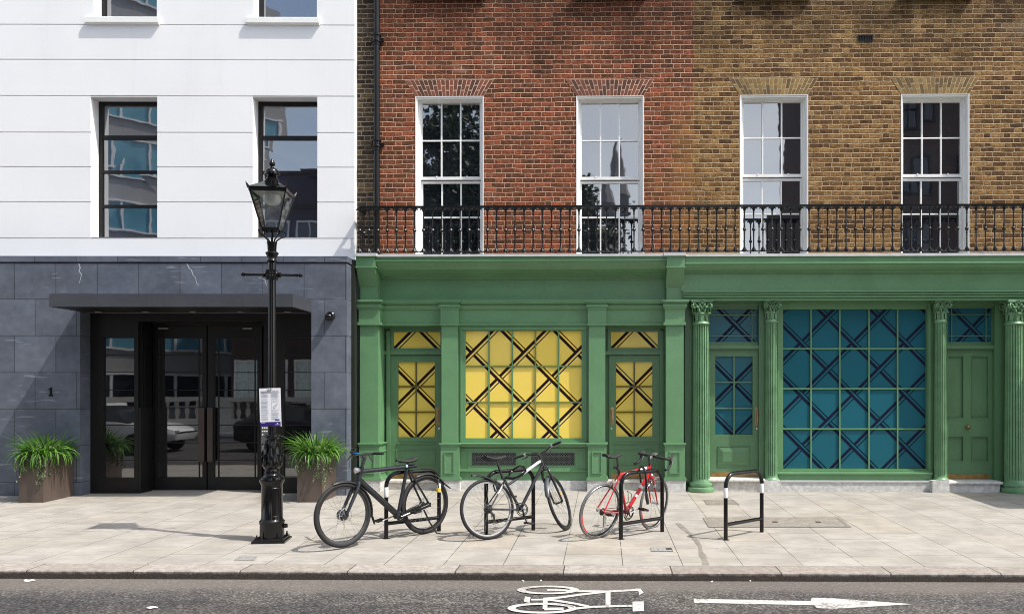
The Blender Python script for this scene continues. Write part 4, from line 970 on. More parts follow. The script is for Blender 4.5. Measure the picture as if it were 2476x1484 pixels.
# stall riser with grilles
m = MB(); YS = 13.90
bx(m, 1106, 1423, 1080.2, 1161, YS, 14.1)
panel_trim(m, 1110, 1414, 1084, 1136, YS, 3, .02); panel_trim(m, 1132, 1255, 1086, 1134, YS-.001, 4, .012); panel_trim(m, 1273, 1396, 1086, 1134, YS-.001, 4, .012)
prof(m, [(13.86, 1136), (13.86, 1139), (13.88, 1141)], X0s, X1s, 1265, YS+.01)
o = m.build('stall_riser', GREEN, SA)
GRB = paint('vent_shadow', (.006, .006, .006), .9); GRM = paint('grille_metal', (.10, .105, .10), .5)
for a, b in ((1141, 1246.5), (1284, 1388.5)):
    m = MB(); y = YS-.003; um = (a+b)/2; zA, zB = PZ(1124, y, um), PZ(1094, y, um); xA, xB = PX(a, y), PX(b, y)
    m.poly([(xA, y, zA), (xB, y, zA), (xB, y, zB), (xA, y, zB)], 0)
    cx_, cz_ = (xA+xB)/2, (zA+zB)/2; st = .042
    for sgn in (-1, 1):
        k = -40
        while k < 40:
            P = [((xA, cz_+sgn*(xA-cx_)+k*st)), ((xB, cz_+sgn*(xB-cx_)+k*st))]; (xa, za), (xb, zb_) = P; k += 1
            t = []
            for tz in (zA, zB):
                xx = xa+(tz-za)/(zb_-za)*(xb-xa); t.append(xx)
            lo, hi = max(min(t), xA), min(max(t), xB)
            if hi-lo < .004: continue
            zl, zh_ = za+(lo-xa)/(xb-xa)*(zb_-za), za+(hi-xa)/(xb-xa)*(zb_-za)
            d = Vector((hi-lo, 0, zh_-zl)).normalized(); nn = Vector((-d.z, 0, d.x))*.004
            yy = y-.004-(.001 if sgn > 0 else 0)
            m.poly([Vector((lo, yy, zl))+nn, Vector((hi, yy, zh_))+nn, Vector((hi, yy, zh_))-nn, Vector((lo, yy, zl))-nn], 1)
    i1 = .055; 
    for (xa, xb, za, zb_) in ((xA+i1, xB-i1, zA+i1, zA+i1+.007), (xA+i1, xB-i1, zB-i1-.007, zB-i1), (xA+i1, xA+i1+.007, zA+i1+.007, zB-i1-.007), (xB-i1-.007, xB-i1, zA+i1+.007, zB-i1-.007)): m.box(xa, y-.010, za, xb, y-.0065, zb_, 1)
    m.build('grille', [GRB, GRM], o)
m = MB(); bx(m, 1106, 1423, 1161, 1200, YS-.02, 14.1); m.build('plinth', PLINTH, SA)
# doorways A
def doorway_A(uj0, uj1, ud0, ud1, g, tr, hnd, pq, pqt, flip, jam):
    YDr = 14.120
    m = MB(); um = (uj0+uj1)/2
    bx(m, uj0, uj1, 780, 1175, 14.180, 14.240)                      # panelled back of the recess
    bx(m, uj0, uj1, 848, 857.5, 14.080, 14.180)                     # transom rail
    bx(m, ud0-9 if jam < 0 else ud1, ud0 if jam < 0 else ud1+9, 800, 1165, 14.070, 14.190)
    bx(m, uj0, uj1, 781, 795, 14.085, 14.180)
    bx(m, tr[0]-8, tr[0], 795, 848, 14.110, 14.180); bx(m, tr[1], tr[1]+8, 795, 848, 14.110, 14.180); bx(m, tr[0], tr[1], 795, tr[2], 14.110, 14.180); bx(m, tr[0], tr[1], tr[3], 848, 14.110, 14.180)
    o = m.build('door_frame', GREEN_SHADE, SA)
    film_pane(o, tr[0], tr[1], tr[2], tr[3], [], [], 14.140, [FILM_Y, FILM_YS], pqt[0], pqt[1], 125)
    m = MB(); gu0, gu1, gv0, gv1 = g; Y = YDr
    x0, x1, z0, z1 = PX(ud0+1, Y), PX(ud1, Y), PZ(1157, Y, um), PZ(859, Y, um)
    surround(m, x0, x1, z0, z1, PX(gu0, Y), PX(gu1, Y), PZ(gv1, Y, um), PZ(gv0, Y, um), Y, Y+.05)
    gm = (gu0+gu1)/2; vs = [584+.4397*796, 584+.4397*936]
    glazing_bars(m, gu0, gu1, gv0, gv1, [gm], vs, Y+.035, 1)
    bx(m, gu0-3, gu1+2, 1069.5, 1073, Y-.02, Y)
    panel_trim(m, gu0-4, gu1+1, 1085, 1123, Y, 2.6, .012)
    o = m.build('door', [GREEN_SHADE, paint('olive_bar', (.10, .085, .02), .4) if 'olive_bar' not in bpy.data.materials else bpy.data.materials['olive_bar']], SA)
    film_pane(o, gu0, gu1, gv0, gv1, [gm], vs, Y+.037, [FILM_Y, FILM_YS], pq[0], pq[1], 125, flip)
    m = MB(); bx(m, ud0+5, ud1-3, 1144, 1156, Y-.004, Y); m.build('kick_plate', BRASS, o)
    pull_handle(o, hnd, 984, 1027, Y); keyhole(o, hnd+(2 if jam < 0 else -1.5), 1035, Y)
    m = MB(); ur = um; yf = 13.93
    m.extx([(yf, PZ(1162, yf, ur)), (yf+.012, PZ(1160, yf, ur)), (14.18, PZ(1157.5, 14.18, ur)+.012), (14.18, PZ(1166, yf, ur)), (yf, PZ(1166, yf, ur))], PX(uj0+2, 13.9), PX(uj1-2, 13.9))
    m.box(PX(uj0+2, 13.9), yf+.03, zg(13.9)-.05, PX(uj1-2, 13.9), 14.18, PZ(1166, yf, ur)-.001); m.build('doorstep', STEP, SA)
doorway_A(912, 1071, 943, 1066, (962, 1051, 875, 1056.5), (951, 1064.5, 802.5, 841.5), 1058.8, (66.3, 1937.8), (214, 1794.5), False, -1)
doorway_A(1458, 1613, 1471.5, 1595, (1489, 1577, 874.5, 1055.5), (1476.5, 1590, 802, 840.5), 1479.5, (595.7, 2464), (740.8, 2319.5), False, 1)
m = MB(); bx(m, 838, 874, 626, 1190, 14.05, 14.2); bx(m, 838.5, 857, 628, 1195, 13.47, 13.6); m.build('gap_shade_panel', paint('black_green_gap_shade', (.010, .012, .008), .5, .3, 3), SA)  # near-black panel; its front piece stands in for the shade filling the gap
m = MB(); m.box(PX(905, 14.35), 14.37, 0, PX(1662, 14.35), 14.42, 3.95); m.build('back_board', GREEN_SHADE, SA)

# ------------------------------------------------------------------ shopfront B
m = MB(); ub = 2050; xb0 = PX(1656.5, 13.48)
prof(m, [(13.50, 619.3), (13.50, 633), (13.485, 634), (13.485, 637), (13.51, 639), (13.54, 646), (13.58, 652), (13.62, 655), (13.625, 658.5), (13.655, 659.5), (13.66, 662)], xb0, XEND, ub); m.build('cornice', GREEN, SB)
m = MB(); prof(m, [(13.67, 662.2), (13.67, 702.5)], xb0-.05, XEND, ub); m.build('fascia', GREEN, SB)
m = MB(); prof(m, [(13.63, 702.6), (13.625, 705), (13.655, 706.5), (13.655, 708), (13.64, 709), (13.645, 712), (13.67, 713), (13.67, 714), (13.65, 715), (13.655, 718.5), (13.69, 719.5), (13.69, 721), (13.68, 722), (13.68, 726)], xb0-.02, XEND, ub, 14.3); m.build('architrave', GREEN, SB)
YBK = 14.08
m = MB(); bx(m, 1653, 2700, 700, 1200, YBK, 14.2, ur=2050); m.build('back_board', GREEN, SB)
def column(u, rr, Yc, vb, cap_h, aw, half=False, lab=None):
    x = PX(u, Yc); z0 = zg(Yc)-.005 if not half else PZ(1162, Yc-.1, u); zc0 = PZ(778 if not half else 773, Yc, u); zc1 = PZ(726.5, Yc, u)
    fl = lambda a, i: 1-.17*max(0, math.cos(a*20))**.6 if i in FI else 1
    pr = []
    if not half: pr += [(rr*1.55, 0), (rr*1.60, .03), (rr*1.55, .075), (rr*1.30, .085), (rr*1.28, .10), (rr*1.34, .105), (rr*1.38, .135), (rr*1.30, .165), (rr*1.12, .17), (rr*1.10, .185)]
    else: pr += [(rr*1.32, 0), (rr*1.34, .02), (rr*1.12, .045), (rr*1.06, .055)]
    zz = pr[-1][1]; a = len(pr); H = zc0-z0
    pr += [(rr*1.04, zz+.02), (rr*1.04, zz+.05)]; FI = set(range(a+1, a+6))
    for k in range(1, 5): t = k/4; pr.append((rr*(1.04-.12*t), zz+.05+(H-.07-zz-.05)*t))
    pr += [(rr*.93, H-.055), (rr*1.06, H-.05), (rr*1.10, H-.035), (rr*1.0, H-.02), (rr*.95, H)]
    m = MB(); m.lathe((x, Yc, z0), pr, 160, fl=fl)
    o = m.build('column', GREEN_C, SB)
    c = MB(); hc = zc1-zc0; r0 = rr*.93
    c.lathe((x, Yc, zc0), [(r0, 0), (r0*.80, hc*.03), (r0*.78, hc*.5), (r0*.85, hc*.7), (r0*1.0, hc*.82), (aw*.38, hc*.885)], 24)
    A = aw/2                                               # concave sided abacus
    pts = []
    for q in range(4):
        for t in (-1, -.55, 0, .55):
            rad = A*(1 if abs(t) == 1 else (.88 if abs(t) > .3 else .83)); a_ = q*math.pi/2
            lx, ly = t*A, -rad; pts.append((x+lx*math.cos(a_)-ly*math.sin(a_), Yc+lx*math.sin(a_)+ly*math.cos(a_), zc0+hc*.885))
    c.prism(pts, (0, 0, hc*.115))
    def leaf(a_, zb, hh, wd, outr, rb):
        ca, sa = math.cos(a_), math.sin(a_); P = []; n = 6; vs = []
        for k in range(n+1):
            t = k/n; rad = rb+.012+outr*max(0, (t-.45)/.55)**1.6; z = zb+hh*(math.sin(min(t*1.15, 1)*math.pi/2)) - (hh*.16*max(0, (t-.8)/.2)); w_ = wd*(.55+.6*math.sin(t*math.pi*.8))*(1 if t < .9 else .6)
            for s_, dd in ((-1, -.35), (-.5, .25), (0, .0), (.5, .25), (1, -.35)): rr_ = rad+dd*.02; vs.append((x+ca*rr_-sa*s_*w_, Yc+sa*rr_+ca*s_*w_, z))
        c.add(vs, [(k*5+j, k*5+j+1, k*5+j+6, k*5+j+5) for k in range(n) for j in range(4)], 0, False)
    for k in range(8): leaf(k*math.pi/4, zc0+.005, hc*.40, rr*.27, rr*.55, r0*.88)
    for k in range(8): leaf(k*math.pi/4+math.pi/8, zc0+hc*.30, hc*.40, rr*.24, rr*.62, r0*.88)
    for k in range(4):                                     # corner volutes
        a_ = math.pi/4+k*math.pi/2; d = Vector((math.cos(a_), math.sin(a_), 0)); cc = Vector((x, Yc, zc0+hc*.70))+d*A*1.05
        for sd in (-1, 1):
            sp_ = Vector((-d.y, d.x, 0)); P = [Vector((x, Yc, zc0+hc*.42))+d*r0*1.0+sp_*sd*rr*.55, Vector((x, Yc, zc0+hc*.66))+d*(r0*1.15)+sp_*sd*rr*.40]
            for q in range(11):
                t = q*.62; rad = hc*.13*(1-q/13); P.append(cc+sp_*sd*.014+d*math.sin(t)*rad+Vector((0, 0, math.cos(t)*rad)))
            c.tube(P, rr*.10, 6)
    for k in range(4):
        a_ = k*math.pi/2; d = Vector((math.cos(a_), math.sin(a_), 0)); cc = Vector((x, Yc, zc0+hc*.90))+d*A*.84
        for q in range(5): b_ = q*2*math.pi/5; sp_ = Vector((-d.y, d.x, 0)); p = cc+(sp_*math.cos(b_)+Vector((0, 0, 1))*math.sin(b_))*rr*.17; c.tube([p, p+d*.02], [rr*.13, rr*.06], 6)
        for sd in (-1, 1):
            sp_ = Vector((-d.y, d.x, 0)); base = Vector((x, Yc, zc0+hc*.55))+d*r0*1.08
            c.tube([base, base+sp_*sd*rr*.12+Vector((0, 0, hc*.14)), base+sp_*sd*rr*.34+Vector((0, 0, hc*.24))+d*.02, base+sp_*sd*rr*.22+Vector((0, 0, hc*.20))+d*.035], [rr*.09, rr*.1, rr*.09, rr*.05], 6)
    c.build('capital', GREEN_C, o)
column(1694.5, .142, 13.80, 1183, .34, .36); column(2451, .142, 13.76, 1190, .34, .36)
column(1864, .100, 13.84, 1163, .33, .285, True); column(2273, .096, 13.84, 1163, .33, .285, True)
m = MB()
for a, b in ((1847, 1887), (2254, 2295)): bx(m, a, b, 1161.5, 1200, 13.68, 14.1)
bx(m, 1888, 2253, 1165, 1200, 13.80, 14.1)
m.build('plinth', PLINTH, SB)
m = MB()
for a, b in ((1887.3, 2253.7),): bx(m, a, b, 1161.5, 1165, 13.785, 14.1)
m.build('plinth_nosing', LEAD, SB)
# doorway frames and the display window
YF2 = 13.95
for (a, b), (c, d) in (((1655, 1676), (1834.5, 1851)), ((2240, 2262), (2404, 2432))):
    m = MB(); um = (b+c)/2
    for e_, f_ in ((a, b), (c, d)): bx(m, e_, f_, 726, 1166, YF2-.03, YBK+.01, ur=2050)
    bx(m, b-.5, c+.5, 726, 741, YF2, YBK+.01); bx(m, b-.5, c+.5, 834, 843.5, YF2-.005, YBK+.01)
    m.build('door_frame', GREEN_SHADE, SB)
m = MB(); YW2 = 13.985; um = 2064
x0, x1, z0, z1 = PX(1879, 13.90), PX(2249, 13.90), PZ(1141, 13.9, um), PZ(728, 13.9, um)
frame_boxes(m, x0, x1, z0, z1, 13.895, YBK+.01, .035)
surround(m, x0+.035, x1-.035, z0+.035, z1-.035, PX(1891, YW2), PX(2237, YW2), PZ(1132, YW2, um), PZ(748, YW2, um), 13.93, YBK+.01)
us, vs = [1614.3+.4399*x for x in (785, 943, 1103, 1260)], [584+.4399*y for y in (588, 807, 1028)]
glazing_bars(m, 1891, 2237, 748, 1132, us, vs, YW2)
prof(m, [(13.82, 1141.2), (13.815, 1144), (13.83, 1147), (13.86, 1149), (13.87, 1161.4)], PX(1879, 13.82), PX(2254, 13.82), um, YBK+.01)
o = m.build('display_window', GREEN, SB)
film_pane(o, 1891, 2237, 748, 1132, us, vs, YW2, [FILM_B, FILM_BS], 1104, 2763, 125.4, True)
# glazed door B
def tfan(ud0, ud1, t, pq):
    m = MB(); um = (ud0+ud1)/2; Y = 14.0
    surround(m, PX(ud0, Y), PX(ud1, Y), PZ(834.2, Y, um), PZ(740.8, Y, um), PX(t[0], Y), PX(t[1], Y), PZ(t[3], Y, um), PZ(t[2], Y, um), Y, YBK+.01)
    us_, vs_ = [t[0]+9, t[1]-15], [t[2]+15, t[3]-14.5]
    glazing_bars(m, *t, us_, vs_, Y+.035, 0, 1.1)
    o = m.build('fanlight', GREEN_SHADE, SB)
    film_pane(o, *t, us_, vs_, Y+.037, [FILM_B, FILM_BS], pq[0], pq[1], 125, True)
tfan(1676, 1835, (1722-20, 1834-2, 747, 826.5), (987.6, 2559.5)); tfan(2262, 2405, (2294-4, 2397, 745.5, 826.5), (1551.6, 3139.7))
m = MB(); Y = 14.0; ud0, ud1 = 1677, 1834; um = 1760; gu0, gu1, gv0, gv1 = 1728.7, 1819, 861, 1050
surround(m, PX(ud0, Y), PX(ud1, Y), PZ(1157, Y, um), PZ(845, Y, um), PX(gu0, Y), PX(gu1, Y), PZ(gv1, Y, um), PZ(gv0, Y, um), Y, YBK+.01)
gm = 1773.7; vs = [923.5, 986.5]
glazing_bars(m, gu0, gu1, gv0, gv1, [gm], vs, Y+.035)
xa, xb, za, zb_ = PX(1736, Y), PX(1811, Y), PZ(1125, Y, um), PZ(1080, Y, um); i1 = .075           # raised and fielded panel
m.add([(xa, Y-.004, za), (xb, Y-.004, za), (xb, Y-.004, zb_), (xa, Y-.004, zb_), (xa+i1, Y-.022, za+i1), (xb-i1, Y-.022, za+i1), (xb-i1, Y-.022, zb_-i1), (xa+i1, Y-.022, zb_-i1)], [(0,1,5,4),(1,2,6,5),(2,3,7,6),(3,0,4,7),(4,5,6,7)])
panel_trim(m, 1734.5, 1812.5, 1078.5, 1126.5, Y, 1.3, .012)
o = m.build('door', GREEN_SHADE, SB)
film_pane(o, gu0, gu1, gv0, gv1, [gm], vs, Y+.037, [FILM_B, FILM_BS], 845.5, 2697, 125)
m = MB(); bx(m, 1719, 1830, 1139.5, 1156, Y-.004, Y); m.build('kick_plate', BRASS, o)
pull_handle(o, 1829, 984, 1028, Y); keyhole(o, 1829.5, 1036, Y)
# panelled door B
m = MB(); ud0, ud1 = 2264, 2403; um = 2340
rects = [(2288, 2329.5, 859, 1010.5), (2347.5, 2389, 859, 1010.5), (2288, 2329.5, 1053.5, 1115), (2347.5, 2389, 1053.5, 1115)]
X = lambda u: PX(u, Y); Z = lambda v: PZ(v, Y, um)
bx(m, ud0, ud1, 845, 1160, Y+.028, YBK+.01)
bx(m, ud0, 2288, 845, 1160, Y, Y+.03); bx(m, 2389, ud1, 845, 1160, Y, Y+.03); bx(m, 2329.5, 2347.5, 845, 1160, Y, Y+.03)
for a, b in ((2288, 2329.5), (2347.5, 2389)):
    for c, d in ((845, 859), (1010.5, 1053.5), (1115, 1160)): m.box(X(a), Y+.0004, Z(d), X(b), Y+.03, Z(c))
for q in rects: panel_trim(m, q[0], q[1], q[2], q[3], Y+.002, 2.0, .010)
o = m.build('door', GREEN_SHADE, SB)
m = MB(); bx(m, 2270, 2393, 1145, 1160, Y-.004, Y); m.build('kick_plate', BRASS, o)
m = MB(); m.lathe((PX(2338, Y), Y-.07, PZ(1032, Y, 2338)), [(.001, 0), (.022, .003), (.034, .016), (.036, .03), (.025, .045), (.012, .05), (.012, .064), (.028, .066), (.028, .07)], 20, axis='y'); m.build('door_knob', BRASS, o)
for a, b, vn, lab in ((1719-6, 1850, 1157, ''), (2294, 2424, 1163, '')):
    m = MB(); um = (a+b)/2; yf = 13.70
    m.extx([(yf, PZ(vn+6, yf, um)), (yf, PZ(vn+3, yf, um)), (yf+.02, PZ(vn+1, yf, um)), (14.0, PZ(vn+1, yf, um)+.01), (14.0, PZ(vn+8, yf, um)), (yf+.01, PZ(vn+8, yf, um))], PX(a, yf), PX(b, yf))
    m.box(PX(a+2, yf), yf+.035, zg(yf)-.05, PX(b-4, yf), 14.05, PZ(vn+8, yf, um)-.001); m.build('doorstep', STEP if a < 2000 else PLINTH, SB)

# ------------------------------------------------------------------ street lamp
lb = PG(657.5, 1306.5); LS = 208.9
def lz(v): return (1307.5-v)/LS
LP = empty('street_lamp', lb, (0, 0, R(8))); tag(LP, 'black cast iron street lamp with glass lantern on a decorated base', 'street lamp')
m = MB(); h = .183; m.box(-h, -h, 0, h, h, .022); m.box(-h+.02, -h+.02, .022, h-.02, h-.02, .045)
for a in (-1, 1):
    for b in (-1, 1): m.lathe((a*.135, b*.135, .045), [(.016, 0), (.016, .02), (.009, .021), (.009, .045), (.0, .047)], 8)
m.build('base_plate', BLACKM, LP)
pr = [(.135, .045), (.135, lz(1266)), (.142, lz(1264)), (.142, lz(1259)), (.128, lz(1256)), (.118, lz(1252)), (.118, lz(1172)), (.124, lz(1168)), (.137, lz(1163)), (.140, lz(1157)), (.133, lz(1152)), (.105, lz(1149)), (.090, lz(1146)), (.084, lz(1142)), (.090, lz(1139)), (.086, lz(1136)), (.080, lz(1133))]
m = MB(); m.lathe((0,0,0), pr, 36)
m.lathe((.145, .0, lz(1276)), [(.0, 0), (.03, .002), (.034, .02), (.028, .045), (.0, .048)], 12)
o = m.build('pedestal', BLACKM, LP)
m = MB(); c8, s8 = math.cos(R(-52)), math.sin(R(-52))
for k in range(5):
    a0, a1 = R(-75+10*k), R(-65+10*k); q = .1225
    m.poly([(q*math.cos(a0), q*math.sin(a0), lz(1246)), (q*math.cos(a1), q*math.sin(a1), lz(1246)), (q*math.cos(a1), q*math.sin(a1), lz(1178)), (q*math.cos(a0), q*math.sin(a0), lz(1178))])
    for v in (1246, 1178): m.tube([(q*math.cos(a0), q*math.sin(a0), lz(v)), (q*math.cos(a1), q*math.sin(a1), lz(v))], .005, 6)
for a in (-75, -25): m.tube([(.1225*math.cos(R(a)), .1225*math.sin(R(a)), lz(1246)), (.1225*math.cos(R(a)), .1225*math.sin(R(a)), lz(1178))], .005, 6)
m.build('access_door', BLACKM, LP)
fl = lambda a, i: 1+.07*math.cos(a*8)*(1 if 1 < i < 7 else 0)
m = MB(); m.lathe((0,0,0), [(.080, lz(1133)), (.092, lz(1130)), (.108, lz(1124)), (.107, lz(1114)), (.098, lz(1100)), (.085, lz(1084)), (.073, lz(1068)), (.067, lz(1061)), (.080, lz(1058)), (.083, lz(1055)), (.080, lz(1052)), (.060, lz(1050))], 64, fl=fl)
for k in range(8):                                          # acanthus leaves cast round the vase
    a = k*math.pi/4+.2; d = Vector((math.cos(a), math.sin(a), 0)); sd = Vector((-d.y, d.x, 0))
    for base, top, rb, rt in ((1124, 1098, .108, .102), (1096, 1072, .098, .084)):
        P = []; n = 5
        for q in range(n+1):
            t = q/n; z = lz(base+(top-base)*t); rad = rb+(rt-rb)*t+.004+.02*max(0, t-.55)**1.3*2; w_ = .030*math.sin(math.pi*(.25+.75*t))**.7*(1-t*.3)
            P += [d*rad*.985-sd*w_+Vector((0,0,z)), d*(rad+.006)+Vector((0,0,z)), d*rad*.985+sd*w_+Vector((0,0,z))]
        m.add(P, [(q*3+j, q*3+j+1, q*3+j+4, q*3+j+3) for q in range(n) for j in (0, 1)], 0, False)
        m.tube([d*(rt+.012)+Vector((0,0,lz(top))), d*(rt+.03)+Vector((0,0,lz(top+3)))], [.012, .006], 6)
m.build('vase', BLACKM, LP)
m = MB(); m.lathe((0,0,0), [(.044, lz(1050)), (.042, lz(676)), (.05, lz(675)), (.05, lz(673))], 24)
m.lathe((0,0,0), [(.042, lz(652)), (.042, lz(634)), (.055, lz(632)), (.058, lz(629)), (.048, lz(626)), (.046, lz(622)), (.056, lz(620)), (.058, lz(617)), (.066, lz(614)), (.074, lz(611)), (.066, lz(608)), (.045, lz(606)), (.048, lz(604)), (.052, lz(588)), (.058, lz(586)), (.058, lz(584)), (.01, lz(583.5))], 24)
m.build('column', BLACKM, LP)
m = MB(); zb_ = lz(663); hh = 11.5/LS
m.box(-.055, -.055, zb_-hh, .055, .055, zb_+hh)
for f_ in (-1, 1):
    for a in range(4): b = a*math.pi/2+math.pi/4; c = Vector((.022*math.cos(b), f_*.056, zb_+.022*math.sin(b))); m.tube([c, c+Vector((0, f_*.006, 0))], [.014, .008], 8)
    frame_boxes(m, -.05, .05, zb_-.05, zb_+.05, f_*.0565-.004, f_*.0565+.004, .008)
for sx in (-1, 1):
    m.lathe((sx*.055, 0, zb_), [(.05, 0), (.045, sx*.012), (.026, sx*.02), (.034, sx*.03), (.034, sx*.04), (.018, sx*.05), (.0145, sx*.07), (.018, sx*.20), (.020, sx*.235), (.013, sx*.238), (.013, sx*.245), (.023, sx*.25), (.026, sx*.268), (.018, sx*.285), (.0, sx*.29)], 14, axis='x')
m.build('ladder_bar', BLACKM, LP)
zl0, zl1 = 3.62-lb.z, 4.03-lb.z; hb, ht_ = .092, .195
m = MB()                                                    # scrolled arms under the lantern
for k in range(4):
    a = math.pi/4+k*math.pi/2; d = Vector((math.cos(a), math.sin(a), 0)); up_ = Vector((0,0,1))
    P = [d*.045+up_*lz(588), d*.055+up_*lz(580), d*.10+up_*lz(572), d*.155+up_*lz(566), d*.170+up_*lz(560), d*.155+up_*lz(555.5), d*.125+up_*(zl0-.012), d*.105+up_*(zl0-.022), d*.112+up_*(zl0-.036)]
    m.tube(P, [.010, .009, .009, .009, .009, .009, .009, .010, .013], 7)
m.tube([(0,0,lz(585)), (0,0,zl0)], .013, 8); m.build('lantern_bracket', BLACKM, LP)
m = MB()
def corner(k, f): a = math.pi/4+k*math.pi/2; q = (hb+(ht_-hb)*f)*math.sqrt(2); return Vector((q*math.cos(a), q*math.sin(a), zl0+(zl1-zl0)*f))
for k in range(4):
    m.tube([corner(k, 0), corner(k, 1)], .0105, 6); m.tube([corner(k, 0), corner(k+1, 0)], .012, 6)
m.box(-hb-.006, -hb-.006, zl0-.02, hb+.006, hb+.006, zl0-.004)
t = .030; e = ht_+.012
for (a, b, c, d) in ((-e, e, -e, -e+t), (-e, e, e-t, e), (-e, -e+t, -e+t, e-t), (e-t, e, -e+t, e-t)): m.box(a, c, zl1-.008, b, d, zl1+.034)
for k in range(4):
    c = corner(k, 1); d = Vector((c.x, c.y, 0)).normalized(); m.tube([c+d*.012+Vector((0,0,.02)), c+d*.03+Vector((0,0,.05)), c+d*.05+Vector((0,0,.085))], [.018, .012, .002], 6)
lan = m.build('lantern', BLACKM, LP)
m = MB()
for k in range(4): m.poly([corner(k, .01), corner(k+1, .01), corner(k+1, .985), corner(k, .985)])
m.build('glass', clear_mat(), lan)
m = MB(); q = ht_-.02; z = zl1+.036; g2 = .082; z2 = lz(441)
m.add([(-e-.004,-e-.004,z),(e+.004,-e-.004,z),(e+.004,e+.004,z),(-e-.004,e+.004,z),(-g2,-g2,z2),(g2,-g2,z2),(g2,g2,z2),(-g2,g2,z2)], [(0,3,2,1),(4,5,6,7),(0,1,5,4),(1,2,6,5),(2,3,7,6),(3,0,4,7)])
m.lathe((0,0,0), [(.098, z2-.012), (.100, z2+.004), (.088, z2+.012), (.090, z2+.020), (.078, z2+.030), (.080, z2+.038), (.066, z2+.052), (.050, lz(426)), (.045, lz(423)), (.050, lz(421.5)), (.078, lz(420.5)), (.080, lz(418)), (.076, lz(413)), (.062, lz(408)), (.040, lz(404.5)), (.018, lz(403)), (.014, lz(401)), (.022, lz(399.5)), (.034, lz(397)), (.036, lz(394)), (.026, lz(388)), (.012, lz(384)), (.010, lz(382)), (.0, lz(381))], 28)
m.build('lantern_cap', BLACKM, lan)
m = MB(); m.box(-q, -q, zl1-.004, q, q, zl1+.004); m.build('reflector', WPAINT, lan)
m = MB(); m.lathe((0,0,zl1-.13), [(.0, 0), (.05, .006), (.085, .03), (.098, .06), (.10, .10), (.10, .124)], 24)
GB = paint('frosted_bowl', (.55, .56, .54), .2, .1, 6); m.build('lamp_bowl', GB, lan)

# notice tied to the lamp
uN, vN0, vN1 = 654.5, 938, 1030; YN = lb.y-.062; xN = PX(uN, YN); zN0, zN1 = PZ(vN1, YN, uN), PZ(vN0, YN, uN)
NO = empty('public_notice', (xN, YN, zN0), (0, R(-1.6), R(4))); tag(NO, 'white laminated public notice with purple footer tied to the lamp post', 'notice')
PAP = paint('notice_paper', (.72, .72, .76), .3, .03, 4); PUR = paint('notice_purple', (.030, .012, .16), .3, .06, 4); INK = paint('notice_ink', (.06, .06, .07), .6, .1); INKG = paint('notice_small_print', (.40, .40, .44), .6, .1); NBL = paint('notice_blue', (.01, .10, .32), .4, .1)
wN, hN = .120, zN1-zN0; hF = hN*.115
m = MB(); m.box(-wN, 0, hF, wN, .006, hN); m.build('sheet', PAP, NO)
m = MB(); m.box(-wN+.002, -.001, 0, wN-.008, .006, hF); m.box(wN-.008, 0, -.004, wN-.001, .006, hF, 1); m.build('footer_band', [PUR, PAP], NO)
m = MB()
def bar(x0, x1, z0, z1, mt=0, d=.0008): m.box(-wN+2*wN*x0, -d, hN*z0, -wN+2*wN*x1, .003, hN*z1, mt)
zz = .845
while zz > .16:
    if zz > .83: pass
    bar(.07, random.uniform(.34, .42), zz, zz+.0055)
    if not (.42 < zz < .63): bar(.54, random.uniform(.82, .93), zz, zz+.0055)
    zz -= .0125 if random.random() > .2 else .024
bar(.55, .93, .43, .62, 0, .0006); bar(.565, .915, .437, .613, 1, .0010)
o = m.build('small_print', [INKG, PAP], NO)
m = MB(); m.tube([(-wN+2*wN*.62, -.002, hN*.49), (-wN+2*wN*.70, -.002, hN*.46), (-wN+2*wN*.78, -.002, hN*.51), (-wN+2*wN*.85, -.002, hN*.59), (-wN+2*wN*.76, -.002, hN*.56), (-wN+2*wN*.62, -.002, hN*.49)], .0015, 4); m.build('map_outline', INK, NO)
m = MB(); m.box(-wN+2*wN*.70, -.0012, hN*.145, -wN+2*wN*.92, .003, hN*.185); m.build('blue_label', NBL, NO)
m = MB(); m.box(-wN+2*wN*.05, -.0022, hN*.088, -wN+2*wN*.24, .003, hN*.094); m.box(-wN+2*wN*.72, -.0022, hN*.036, -wN+2*wN*.92, .003, hN*.046); m.lathe((-wN+2*wN*.82, -.0025, hN*.072), [(.007, 0), (.007, .003)], 10, axis='y'); m.build('footer_emblem', PAP, NO)
def text(name, body, size, loc, mat_, parent, w_=None):
    c = bpy.data.curves.new(name, 'FONT'); c.body = body; c.size = size; c.extrude = .0005; c.align_x = 'LEFT'
    tmp = bpy.data.objects.new(name, c); COL.objects.link(tmp); dg = bpy.context.evaluated_depsgraph_get()
    me = bpy.data.meshes.new_from_object(tmp.evaluated_get(dg)); bpy.data.objects.remove(tmp)
    if w_:
        mx = max(v.co.x for v in me.vertices); k = w_/mx
        for v in me.vertices: v.co.x *= k
    me.materials.clear(); me.materials.append(mat_)
    o = bpy.data.objects.new(name, me); COL.objects.link(o); o.parent = parent; o.location = loc; o.rotation_euler = (R(90), 0, 0); return o
text('heading_text', 'Anti-social Behaviour, Crime and', .0165, (-wN+2*wN*.07, -.0012, hN*.905), INK, NO, 2*wN*.80)
text('heading_text', 'Policing Act 2014 Part 4, Section 59', .0165, (-wN+2*wN*.07, -.0012, hN*.870), INK, NO, 2*wN*.84)
for f_ in (.965, .035):
    m = MB(); z = hN*f_; m.tube([(-.02, -.004, z), (0, -.007, z), (.02, -.004, z)], [.006, .003, .006], 6)
    m.tube([(-.02, -.003, z), (-.03, .02, z), (-.028, .06, z)], .003, 5); m.tube([(.02, -.003, z), (.03, .02, z), (.028, .06, z)], .003, 5); m.build('cable_tie', PLAST, NO)

